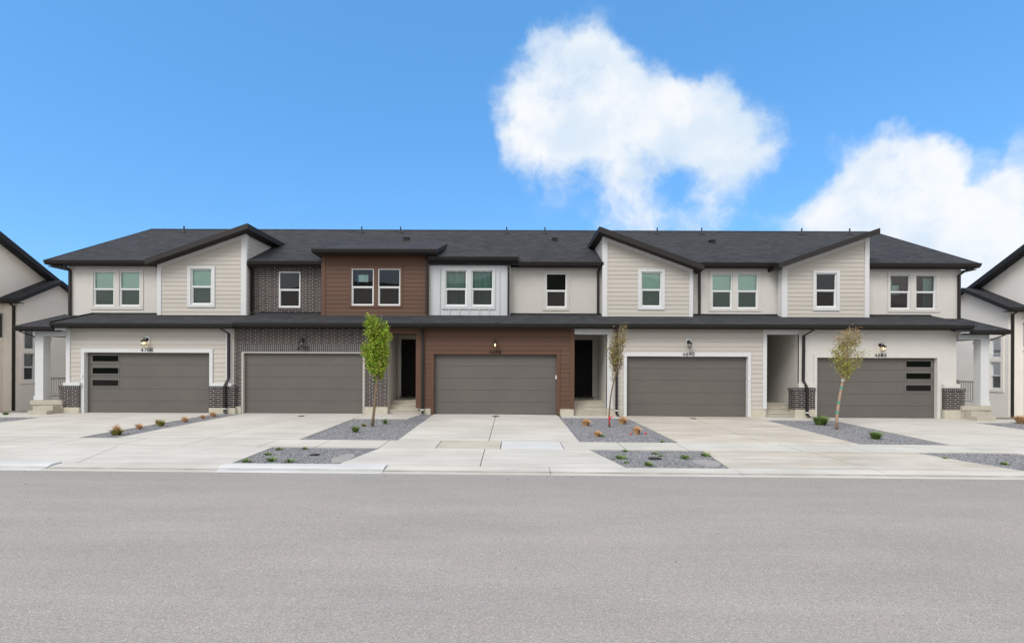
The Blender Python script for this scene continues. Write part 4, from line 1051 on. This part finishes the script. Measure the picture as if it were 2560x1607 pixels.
p = MB(); p.box(9.535, 10.11, GY-.01, GY+.4, -.1, .568); p.box(4.035, 4.455, GY-.01, GY+.1, -.1, .568); build_split(p, 'foundation', FND, h)
garage_door(h, 4.58, 9.40, Z0, 2.66)
lantern(h, 7.03, 3.07, False, WHT)
number(h, '4690', 7.03, 2.68, GY-.052)
pbox(MB(), mp, 9.41, 9.455, 1.71, 1.86, .05, .075).build('keypad', VIN, h)
entry(h, 10.17, 11.43, Z0, 3.66, 22.3, 10.17, 11.43, STD, STU)
front_door(h, 10.35, 11.25, .88, 3.38, 22.29, 10.21, 11.39)
downspout(h, [(8.05, 20.74, 6.52), (8.05, 20.78, 6.44), (8.03, 21.04, 6.30), (8.03, 21.04, 4.52), (8.06, 20.98, 4.47)], .045)
downspout(h, [(4.10, 19.15, 3.78), (4.10, 19.2, 3.70), (4.16, 19.5, 3.55), (4.16, 19.5, .40), (4.20, 19.38, .29)], .045, cuff=(4.16, 19.5, .50))

# ================================================================== house 4684 (right end)
h = house(15.2, 'right end townhouse with white stucco garage wall, brick piers, porch, garage numbered 4684')
Z0 = .22
def dz(x): return 6.53+.352*(x-11.00)
FB = [(12.80, 13.68, 4.77, 6.22)]
wall(MB(), [(11.42, ZB), (15.03, ZB), (15.03, dz(15.03)-.15), (11.42, dz(11.42)-.15)], front(B), FB, lap=LAP).build('siding_wall', CRM, h)
wall(MB(), [(B, ZB), (23.5, ZB), (23.5, dz(15.03)-.19), (B, dz(15.03)-.19)], sideR(15.03), lap=LAP).build('siding_wall', CRM, h)
MB().box(11.42, 11.44, B+.02, U+.1, ZB, 6.45).build('siding_wall', CRM, h)
t = MB(); mp = front(B)
tq(11.39, 11.60, ZB, ZB, dz(11.39)-.2, dz(11.60)-.2); tq(14.86, 15.05, ZB, ZB, dz(14.86)-.2, dz(15.05)-.2); tq(11.60, 14.86, dz(11.60)-.34, dz(14.86)-.34, dz(11.60)-.2, dz(14.86)-.2, .03); t.box(11.365, 11.39, B-.03, B+.3, ZB, 6.36); t.build('corner_trim', WHT, h)
trim_ring(MB(), mp, 12.68, 13.80, 4.64, 6.33, FB, .045).build('window_casing', WHT, h)
window(h, mp, *FB[0], 'none', rail=5.50)
FU = [(16.23, 17.11, 4.76, 6.25), (17.34, 18.22, 4.76, 6.25)]
wall(MB(), [(15.0, 3.6), (19.3, 3.6), (19.3, WTOP), (15.0, WTOP)], front(U), FU).build('upper_wall', STU2, h)
trim_ring(MB(), front(U), 16.13, 18.37, 4.64, 6.39, FU, .028).build('window_casing', STU2, h)
wA = window(h, front(U), *FU[0], 'curtain_left', rail=5.51); window(h, front(U), *FU[1], 'curtain_right', rail=5.51)
MB().box(16.60, 16.98, 21.55, 21.85, 5.45, 5.86).build('lamp_shade', PAP, wA)
wall(MB(), [(U, 3.4), (32.4, 3.4), (32.4, WTOP), (RIDGE_Y, RIDGE_Z-.15), (U, WTOP+.03)], sideR(19.3)).build('end_wall', STU2, h)
MB().box(-11.1, 19.3, 32.36, 32.4, 0, WTOP).build('rear_wall', STU2, h)
wall(MB(), [(17.6, .1), (19.1, .1), (19.1, 3.62), (17.6, 3.62)], front(21.14)).build('porch_back_wall', STU2, h)
wall(MB(), [(21.14, -.5), (32.4, -.5), (32.4, 3.45), (21.14, 3.45)], sideR(19.08)).build('end_wall', STU2, h)
mr_ = main_roof(h, 11.4, 19.70, right_end=True)
shed_x(h, 11.02, dz(11.02), 15.12, dz(15.12))
gutter(h, 15.08, 19.75, 20.62, 6.655, soffit_to=21.08)
MB().box(19.32, 19.68, 20.78, 32.6, 6.40, 6.43).build('rake_soffit', SOF, h)
lower_roof(h, 11.4, 17.98, right_end=True)
vents(mr_, [15.33, 17.87], [])
OP = (12.18, 16.98, Z0, 2.63)
wall(MB(), [(11.46, .56), (17.76, .56), (17.76, 3.80), (11.46, 3.80)], front(GY), [(OP[0]-.04, OP[1]+.04, .5, OP[3]+.04)], depth=.12).build('garage_wall', STU2, h)
wall(MB(), [(GY, .2), (21.14, .2), (21.14, 3.8), (GY, 3.8)], sideR(17.76)).build('garage_wall', STU2, h)
t = MB(); mp = front(GY)
frame(t, mp, 12.05, 17.11, Z0, 2.79, .13, -.13, .03, wt=.155, wb=0); t.box(11.40, 12.04, GY-.13, GY, 1.44, 1.60); t.box(17.175, 17.80, GY-.13, GY, 1.44, 1.60)
t.box(11.46, 11.60, GY-.02, GY+.001, 1.6, 3.76); t.build('wall_trim', STU2, h)
p = MB(); p.box(11.22, 12.045, GY-.12, GY+.3, .575, 1.31); p.box(17.18, 17.99, GY-.12, GY+.28, .575, 1.31); build_split(p, 'brick_pier', BRK, h)
p = MB(); p.box(11.19, 12.075, GY-.14, GY+.3, 1.312, 1.42); p.box(17.175, 18.02, GY-.14, GY+.3, 1.312, 1.42); build_split(p, 'pier_cap', SOL, h)
p = MB(); p.box(11.25, 12.046, GY-.13, GY+.3, -.1, .573); p.box(17.177, 18.0, GY-.14, GY+.3, -.2, .573); build_split(p, 'foundation', FND, h)
garage_door(h, OP[0], OP[1], Z0, OP[3], glazed=(15.80, 16.88))
lantern(h, 14.70, 2.98, True, facey=19.595)
number(h, '4684', 14.70, 2.665, GY-.032)
downspout(h, [(19.33, 20.78, 6.52), (19.33, 20.80, 6.44), (19.17, 21.04, 6.22), (19.17, 21.04, 4.30), (19.20, 20.95, 4.25)])
downspout(h, [(11.77, 19.15, 3.78), (11.77, 19.2, 3.68), (11.60, 19.5, 3.50), (11.60, 19.53, 1.72), (11.68, 19.40, 1.42), (11.68, 19.40, .38), (11.73, 19.30, .27)], cuff=(11.68, 19.40, .45))
pbox(MB(), mp, 17.05, 17.10, 1.76, 1.79, .03, .05).build('keypad', VIN, h)
porch(h, 1, Z0-.02)

# ================================================================== neighbouring end houses, seen past each side
def neighbour(s, label, XW, XM, yc, zc, yr, zr, rp, wall_m, wins, dsY):
    """s side; XW wing end wall x, XM main end wall x; yc,zc front eave corner of the wing; yr,zr wing ridge; rp main rake (y,z,y,z)"""
    h = thing('townhouse', (s*(XM+4), 22, 0), label, 'townhouse')
    side = (sideR if s < 0 else sideL)
    XWs, XMs = s*XW, s*XM; mpW, mpM = side(XWs), side(XMs)
    y2 = 2*yr-yc
    hw = [w for w in wins if w[0] == 'w']; hm = [w for w in wins if w[0] == 'm']
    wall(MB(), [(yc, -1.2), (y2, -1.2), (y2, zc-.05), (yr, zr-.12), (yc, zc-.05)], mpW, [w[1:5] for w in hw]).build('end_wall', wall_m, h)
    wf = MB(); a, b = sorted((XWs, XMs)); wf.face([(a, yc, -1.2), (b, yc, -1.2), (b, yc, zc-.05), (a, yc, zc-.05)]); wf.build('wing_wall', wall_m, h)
    k = (rp[3]-rp[1])/(rp[2]-rp[0])
    ridge_z = 9.3; ry = rp[0]+(ridge_z-rp[1])/k; ey = rp[0]+(6.3-rp[1])/k
    fy = 2*ry-ey
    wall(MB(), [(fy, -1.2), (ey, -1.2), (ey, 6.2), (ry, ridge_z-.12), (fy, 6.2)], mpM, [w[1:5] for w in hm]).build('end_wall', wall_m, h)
    a, b = sorted((XMs-s*.55, s*(XM+9)))
    mb = MB(); roof_slope(mb, a, b, ey+.5, 6.3-.27, ry, ridge_z, .16); roof_slope(mb, a, b, fy-.5, 6.3-.27, ry, ridge_z, .16); r = mb.build('roof', SHG, h)
    f = MB(); xa, xb = sorted((XMs-s*.58, XMs-s*.55))
    for y0, z0, y1, z1 in ((fy-.5, 6.03, ry, ridge_z), (ry, ridge_z, ey+.5, 6.03)):
        f.hexa([(xa, y0, z0-.24), (xb, y0, z0-.24), (xb, y1, z1-.24), (xa, y1, z1-.24)], [(xa, y0, z0+.01), (xb, y0, z0+.01), (xb, y1, z1+.01), (xa, y1, z1+.01)])
    f.build('rake_board', GUT, r)
    sl = (zr-zc)/(yr-yc); o = .38
    a, b = sorted((XWs-s*.30, XMs+s*.4))
    mb = MB(); roof_slope(mb, a, b, yc-o, zc-o*sl, yr, zr, .14); roof_slope(mb, a, b, y2+o, zc-o*sl, yr, zr, .14); r2 = mb.build('wing_roof', SHG, h)
    f = MB(); xa, xb = sorted((XWs-s*.33, XWs-s*.30))
    for y0, z0, y1, z1 in ((yc-o, zc-o*sl, yr, zr), (yr, zr, y2+o, zc-o*sl)):
        f.hexa([(xa, y0, z0-.20), (xb, y0, z0-.20), (xb, y1, z1-.20), (xa, y1, z1-.20)], [(xa, y0, z0+.01), (xb, y0, z0+.01), (xb, y1, z1+.01), (xa, y1, z1+.01)])
    f.build('rake_board', GUT, r2)
    a, b = sorted((XWs-s*.33, XMs)); gutter(h, a, b, yc-o-.12, zc-o*sl, .14, soffit_to=yc-.01)
    xd = s*(XW+.14); downspout(h, [(xd, yc-o, zc-.30), (xd, yc-o+.05, zc-.36), (xd, yc-.06, zc-.52), (xd, yc-.06, -1.0)], .05)
    for w in wins:
        mp = mpW if w[0] == 'w' else mpM
        window(h, mp, *w[1:5], w[5], glass=GLN, single=w[6])
    c = MB()
    for pl, grp in ((mpW, hw), (mpM, hm)):
        for q, w in enumerate(grp):
            frame(c, pl, w[1]-.14-.004*q, w[2]+.14+.004*q, w[3]-.14, w[4]+.14, .139+.004*q, -.02, .03+.004*q)
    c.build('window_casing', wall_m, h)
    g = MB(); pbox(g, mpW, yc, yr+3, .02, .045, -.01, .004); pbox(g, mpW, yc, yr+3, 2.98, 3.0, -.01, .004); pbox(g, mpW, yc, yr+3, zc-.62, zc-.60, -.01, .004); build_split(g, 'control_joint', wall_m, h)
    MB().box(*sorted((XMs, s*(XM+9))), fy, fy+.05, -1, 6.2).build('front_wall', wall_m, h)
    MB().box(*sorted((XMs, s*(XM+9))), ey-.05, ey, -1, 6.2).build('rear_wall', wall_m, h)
    return h
def yw(px, X): return abs(X)*1226/abs(px-1280)
def zw(px, py, X): Y = yw(px, X); return 2.13-((py-922)-.0037*(px-1280))/1226*Y
XW, XM = -24.2, -24.9
def W4(px0, px1, pyt, pyb, X):
    ya, yb = yw(px0, X), yw(px1, X); ya, yb = min(ya, yb), max(ya, yb); pm = (px0+px1)/2
    return ya, yb, zw(pm, pyb, X), zw(pm, pyt, X)
NL = [('w', *W4(59, 86, 824, 873, XW), 'none', True), ('w', *W4(58, 86, 882, 951, XW), 'none', False), ('m', *W4(-14, 11, 781, 845, XM), 'none', True)]
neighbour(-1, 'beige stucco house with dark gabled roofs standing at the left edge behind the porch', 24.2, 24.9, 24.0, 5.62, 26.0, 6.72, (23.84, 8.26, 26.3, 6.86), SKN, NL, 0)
XW, XM = 24.4, 25.1
NR = [('w', *W4(2476, 2503, 845, 893, XW), 'none', True), ('w', *W4(2476, 2503, 904, 972, XW), 'none', False), ('m', *W4(2552, 2580, 805, 869, XM), 'none', True)]
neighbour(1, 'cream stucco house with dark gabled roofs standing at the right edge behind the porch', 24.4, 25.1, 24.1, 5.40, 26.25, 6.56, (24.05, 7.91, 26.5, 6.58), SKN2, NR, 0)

# ================================================================== young trees
def tree(label, base, trunk, rads, env, nb, leaf_mat, nleaf, leaf, bark, name='young_tree', extra=None, seed=1, top_mat=None, clump=.05, voids=0):
    """trunk: list of (x,z) in metres at base's depth; env: list of (z, xmin, xmax) of the crown outline"""
    random.seed(seed); bx, by = base; bz_ = G(bx, by)
    t = thing(name, (bx, by, bz_), label, 'tree', 'young street trees in the gravel beds')
    tr = MB(); pts = [(x, by+.03*math.sin(z*2), z) for x, z in trunk]
    tr.tube(pts, rads, 9); 
    ez = [e[0] for e in env]; e0 = [e[1] for e in env]; e1 = [e[2] for e in env]
    def width(z): return ip(z, ez, e0), ip(z, ez, e1)
    tz = [z for x, z in trunk]; tx = [x for x, z in trunk]
    zlo, zhi = ez[0], ez[-1]
    twigs = []; br = MB()
    for k in range(nb):
        s = random.random()**.8; z0 = zlo-.15+(zhi-zlo)*.72*s; x0 = ip(z0, tz, tx)
        zt = min(zhi, z0+random.uniform(.35, 1.0)*(1-.3*s)+.1); a, b = width(zt); c = (a+b)/2; w = (b-a)/2
        an = random.uniform(0, 6.283); rr = random.uniform(.55, 1.0)
        ex, ey = c+w*rr*math.cos(an), by+w*rr*.85*math.sin(an)
        P = []
        for q in range(5):
            u = q/4; P.append((x0+(ex-x0)*u**.8+random.uniform(-.012, .012), by+(ey-by)*u**.8+random.uniform(-.012, .012), z0+(zt-z0)*u**2.25))
        br.tube(P, [.011*(1-.75*u/4)*(1.3-.6*s) for u in range(5)], 5, False)
        for q in range(2, 5):
            for _ in range(3):
                p = Vector(P[q]).lerp(Vector(P[q-1]), random.random()); d = Vector((random.uniform(-1, 1), random.uniform(-1, 1), random.uniform(.0, 1.1))).normalized()*random.uniform(.07, .2)
                e = p+d
                br.tube([p, (p+e)/2+Vector((0, 0, .01)), e], [.0035, .003, .0015], 3, False); twigs.append((p, e))
    tk = tr.build('trunk', bark, t, smooth=True)
    br.build('branches', bark, t)
    lf, lt = MB(), MB()
    gaps = []
    for _ in range(voids):
        z = random.uniform(zlo, zhi); a, b = width(z); an = random.uniform(0, 6.283)
        gaps.append((Vector(((a+b)/2+(b-a)*.5*math.cos(an), by+(b-a)*.45*math.sin(an), z)), random.uniform(.07, .16)))
    for k in range(nleaf):
        p, e = random.choice(twigs); c = p.lerp(e, random.uniform(0, 1.2))+Vector([random.gauss(0, clump) for _ in range(3)])
        a, b = width(c.z)
        if c.x < a-.05 or c.x > b+.05 or c.z > zhi+.06: continue
        if any((c-g).length < q*random.uniform(.75, 1.1) for g, q in gaps): continue
        d = Vector((random.gauss(0, 1), random.gauss(0, 1), random.gauss(-.15, .7))).normalized()
        n = d.cross(Vector((random.gauss(0, 1), random.gauss(0, 1), random.gauss(0, 1)))).normalized(); L_ = leaf*random.uniform(.6, 1.25); w = L_*.30
        sag = d.cross(n)*L_*.12
        m_ = lt if top_mat and (c.z-zlo)/(zhi-zlo)+random.gauss(0, .16) > .72 else lf
        m_.face([c, c+d*L_*.5+n*w+sag, c+d*L_, c+d*L_*.5-n*w+sag])
    nf = len(lf.f)
    for f in lt.f: lf.f.append(tuple(len(lf.v)+k for k in f))
    lf.v += lt.v; cw = lf.build('crown', leaf_mat, t)
    if top_mat:
        cw.data.materials.append(top_mat)
        for p in cw.data.polygons[nf:]: p.material_index = 1
    if extra: extra(t, lambda z: ip(z, tz, tx))
    return t
def rz(l): return sorted(l)
X1 = lambda p: (p-1280)*.01313
tree('young tree with a narrow dense bright green crown in front of the brick house', (-4.58, 16.08),
     [(-4.58, .25), (-4.55, .55), (-4.50, 1.0), (-4.46, 1.45), (-4.38, 1.95), (-4.30, 2.4), (-4.27, 3.0), (-4.30, 3.9)], [.058, .048, .043, .038, .032, .024, .016, .006],
     rz([(1.65, -4.50, -4.34), (2.0, X1(930), X1(955)), (2.25, X1(914), X1(966)), (2.6, X1(908), X1(970)), (2.9, X1(901), X1(972)), (3.2, X1(914), X1(980)), (3.5, X1(911), X1(971)), (3.9, X1(912), X1(970)), (4.12, X1(920), X1(968)), (4.24, X1(938), X1(962))]),
     46, LF1, 15000, .066, BRKT, seed=3, clump=.055, voids=26)
X2 = lambda p: (p-1280)*.01346
def tape2(t, tx):
    r = MB().tube([(3.29, 16.51, .47), (3.29, 16.51, .53)], .045, 8); r.tube([(3.31, 16.48, .50), (3.37, 16.44, .58), (3.43, 16.42, .56)], [.015, .012, .004], 5); r.tube([(3.29, 16.47, .48), (3.26, 16.44, .36), (3.28, 16.43, .26)], [.014, .012, .004], 5)
    r.build('ribbon', RED, t)
tree('young tree with a sparse bronze and olive crown and red ribbon at its foot', (3.29, 16.51),
     [(3.29, .2), (3.28, .55), (3.31, 1.0), (3.36, 1.45), (3.46, 1.85), (3.55, 2.3), (3.63, 2.8), (3.74, 3.35), (3.78, 3.68)], [.036, .030, .027, .024, .020, .015, .012, .008, .004],
     rz([(1.75, X2(1528), X2(1541)), (2.0, X2(1526), X2(1551)), (2.4, X2(1519), X2(1563)), (2.8, X2(1516), X2(1571)), (3.2, X2(1518), X2(1571)), (3.5, X2(1530), X2(1568)), (3.70, X2(1540), X2(1568))]),
     26, LF2, 1900, .058, BRKT, seed=8, extra=tape2, clump=.05)
X3 = lambda p: (p-1280)*.01338
def tape3(t, tx):
    r = MB(); w = MB()
    for z in (.72, 1.05, 1.55, 1.98):
        r.tube([(tx(z-.03), 16.40+.03*math.sin(z*2), z-.03), (tx(z+.03), 16.40+.03*math.sin(z*2), z+.03)], .049, 10)
    w.tube([(tx(1.76), 16.4+.03*math.sin(3.5), 1.76), (tx(1.88), 16.4+.03*math.sin(3.7), 1.88)], .047, 10)
    r.build('tie_tape', TEA, t); w.build('trunk_wrap', WTP, t)
tree('young leaning tree with a round yellow green crown and green tape on its pale trunk', (10.87, 16.40),
     [(10.87, .17), (10.88, .5), (10.92, .85), (10.98, 1.3), (11.06, 1.8), (11.12, 2.15), (11.17, 2.6), (11.24, 3.1), (11.30, 3.62)], [.055, .046, .044, .043, .038, .028, .019, .012, .004],
     rz([(1.85, X3(2101), X3(2122)), (2.1, X3(2092), X3(2136)), (2.35, X3(2078), X3(2148)), (2.6, X3(2068), X3(2154)), (2.9, X3(2074), X3(2158)), (3.2, X3(2078), X3(2154)), (3.45, X3(2100), X3(2146)), (3.64, X3(2116), X3(2134))]),
     44, LF3, 3500, .055, BRKP, seed=5, extra=tape3, top_mat=LF3B, clump=.05)

# ================================================================== ornamental grasses and weeds
def tuft_mesh(name, m, n, r, hgt, lean, seed, w=.006, dome=False):
    random.seed(seed); mb = MB()
    for k in range(n):
        a = random.uniform(0, 6.283); q = random.random()**.5; bx, by = r*.35*q*math.cos(a), r*.35*q*math.sin(a)
        L_ = hgt*random.uniform(.6, 1.1); le = lean*q*random.uniform(.7, 1.2); a2 = a+random.gauss(0, .3)
        if dome: L_ = hgt*(1-.35*q)*random.uniform(.8, 1.05)
        d = Vector((math.cos(a2), math.sin(a2), 0)); s = Vector((-math.sin(a2+.6), math.cos(a2+.6), 0))*w*random.uniform(.7, 1.3)
        p0 = Vector((bx, by, -.01)); p1 = p0+d*le*.35+Vector((0, 0, L_*.55)); p2 = p0+d*le+Vector((0, 0, L_*(.92 if dome else .98)-le*.25))
        mb.face([p0-s, p0+s, p1+s*.8, p1-s*.8]); mb.face([p1-s*.8, p1+s*.8, p2])
    me = bpy.data.meshes.new(name); me.from_pydata(mb.v, [], mb.f); me.materials.append(m); return me
TM = {'straw': tuft_mesh('grass_mound', STR, 700, .20, .30, .13, 1, .005, True), 'rust': tuft_mesh('grass_tuft', RST, 220, .16, .25, .14, 2, .005), 'yellow': tuft_mesh('grass_tuft', YLG, 320, .22, .24, .20, 3, .006),
      'green': tuft_mesh('grass_clump', GRN, 420, .24, .30, .24, 4, .007), 'spike': tuft_mesh('grass_clump', GRN, 90, .12, .26, .22, 5, .008), 'weed': tuft_mesh('weed', GRN, 34, .12, .10, .15, 6, .011), 'shrub': tuft_mesh('shrub', RST, 500, .3, .36, .3, 7, .009)}
def plant(kind, x, y, s, lab, cat='grass plant', grp=None, rot=0, h=-.018, sz=None):
    me = TM[kind]; o = bpy.data.objects.new({'weed': 'weed', 'shrub': 'shrub'}.get(kind, 'ornamental_grass'), me); COL.objects.link(o)
    o.location = (x, y, G(x, y)+h); o.scale = (s, s, (sz or s)); o.rotation_euler = (0, 0, rot); tag(o, lab, cat, grp)
gs = 'ornamental grasses in the narrow gravel strip'
plant('yellow', -11.30, 14.02, 1.0, 'largest yellow green grass tuft nearest the sidewalk in the narrow strip', grp=gs)
plant('rust', -11.32, 14.05, .75, 'rust coloured blades growing up through the largest yellow green tuft', grp=gs, rot=1, sz=1.5)
plant('rust', -11.55, 15.2, .9, 'second grass tuft from the sidewalk in the narrow strip, tan with green foot', grp=gs, rot=2)
plant('yellow', -11.38, 15.9, .75, 'small olive grass tuft third from the sidewalk in the narrow strip', grp=gs, rot=2, sz=1.1)
plant('yellow', -11.75, 16.25, .35, 'tiny yellow sprig at the driveway edge of the narrow strip', grp=gs, rot=3, sz=.9)
plant('rust', -11.30, 16.95, .95, 'reddish tan grass tuft halfway up the narrow strip', grp=gs, rot=4)
plant('rust', -11.28, 17.9, .75, 'small dull reddish tuft fifth from the sidewalk in the narrow strip', grp=gs, rot=.5)
plant('rust', -11.27, 18.5, 1.0, 'orange brown grass tuft next to the garage pier in the narrow strip', grp=gs, rot=5)
gm = 'straw coloured grass mounds beside the middle driveway'
plant('straw', 2.53, 16.75, 1.15, 'straw grass mound left of the ribboned tree, farther from the street', grp=gm)
plant('straw', 3.92, 17.35, 1.2, 'straw grass mound against the downspout, farthest from the street', grp=gm, rot=1)
plant('straw', 2.52, 14.45, .85, 'small straw grass mound nearest the sidewalk with a green shoot', grp=gm, rot=2)
plant('straw', 3.84, 15.05, .95, 'straw grass mound with red scrap beside it near the stained driveway', grp=gm, rot=3, sz=1.15)
plant('weed', 2.66, 14.45, 1.1, 'flat green shoot lying beside the small straw mound', 'weed', rot=.4)
plant('weed', 2.13, 17.5, .6, 'tiny dark green weed near the white panel house entry walk', 'weed')
plant('weed', 4.18, 13.6, .8, 'pale green weed at the sidewalk corner of the mound bed', 'weed', rot=2)
plant('spike', -4.35, 16.85, .85, 'small green grass clump right of the bright green tree', rot=1)
plant('spike', -4.77, 14.95, 1.05, 'green spiky grass clump in front of the bright green tree', rot=2)
plant('yellow', -4.90, 16.2, .5, 'small yellow grass sprig left of the bright green tree', rot=2)
plant('green', 11.05, 17.55, 1.35, 'large green grass clump beside the brick pier downspout', rot=1)
plant('green', 10.76, 14.5, .9, 'smaller green grass clump near the sidewalk right of the leaning tree', rot=2)
plant('shrub', 19.05, 18.30, 1.0, 'reddish brown shrub at the far right edge', 'shrub', rot=2)
plant('yellow', -18.60, 19.50, .75, 'yellow green grass tuft left of the left porch steps', rot=2)
plant('green', -18.95, 19.52, .45, 'low green tuft against the beige wall left of the porch', rot=2)
plant('green', -19.35, 18.75, .5, 'green tuft at the left edge beside the concrete walk', rot=3)
gw = 'weeds in the parking strips'
for x, y, s, lab in ((-5.69, 12.0, 1.0, 'green weed at the back left corner of the left parking strip'), (-5.10, 12.10, .9, 'green weed on the sidewalk edge of the left parking strip'),
                     (-5.74, 10.62, 1.2, 'green weed at the kerb corner of the left parking strip'), (-5.28, 10.78, 1.3, 'bright green weed second from the kerb corner of the left parking strip'),
                     (-4.84, 10.68, 1.2, 'weed by the kerb in the middle of the left parking strip'), (-5.66, 11.40, 1.0, 'green weed beside the apron in the left parking strip'),
                     (2.52, 11.32, 1.4, 'leafy green weed at the left of the right parking strip'), (2.82, 12.18, .8, 'upright weed against the sidewalk in the right parking strip'),
                     (2.54, 10.88, .7, 'tiny weed near the kerb left in the right parking strip'), (2.98, 10.65, 1.3, 'low green clump near the kerb in the right parking strip'),
                     (3.46, 11.88, .9, 'weed behind the black lid in the right parking strip'), (3.52, 11.62, .7, 'small weed just right of the black lid'),
                     (4.02, 11.40, 1.3, 'pale green weed between lid and silt patch'), (4.62, 11.70, 1.3, 'dark green weed at the apron edge of the right parking strip'),
                     (10.24, 11.6, .8, 'weed at the left corner of the far right parking strip'), (11.1, 11.04, 1.0, 'pale weed in the far right parking strip')):
    plant('weed', x, y, s, lab, 'weed', gw, rot=x*3)
for x, y, r_, lab in ((4.12, 15.1, .05, 'red plastic scrap beside the right straw mound'), (3.62, 14.9, .035, 'small red scrap on the gravel between the straw mounds')):
    random.seed(3); b_ = MB().lathe((0, 0, 0), [(r_*.8, 0), (r_, .012), (r_*.6, .03), (.002, .036)], 7); o = b_.build('red_scrap', RED, loc=(x, y, G(x, y)-.008)); tag(o, lab, 'litter')

# grit washed along the gutter
random.seed(21); gr = MB()
for _ in range(150):
    x = random.uniform(-13, 14); y = 9.84-abs(random.gauss(0, .22)) if random.random() < .8 else random.uniform(5, 9.6)
    r = random.uniform(.004, .013); z = -.0055*x+.004+r*.4; k = len(gr.v)
    gr.v += [(x+r, y, z), (x, y+r, z), (x-r*1.3, y, z), (x, y-r, z), (x, y, z+r*.7)]; gr.f += [(k, k+1, k+4), (k+1, k+2, k+4), (k+2, k+3, k+4), (k+3, k, k+4)]
tag(gr.build('road_grit', GAP), 'small dark grit scattered on the asphalt along the gutter', 'grit', kind='stuff')
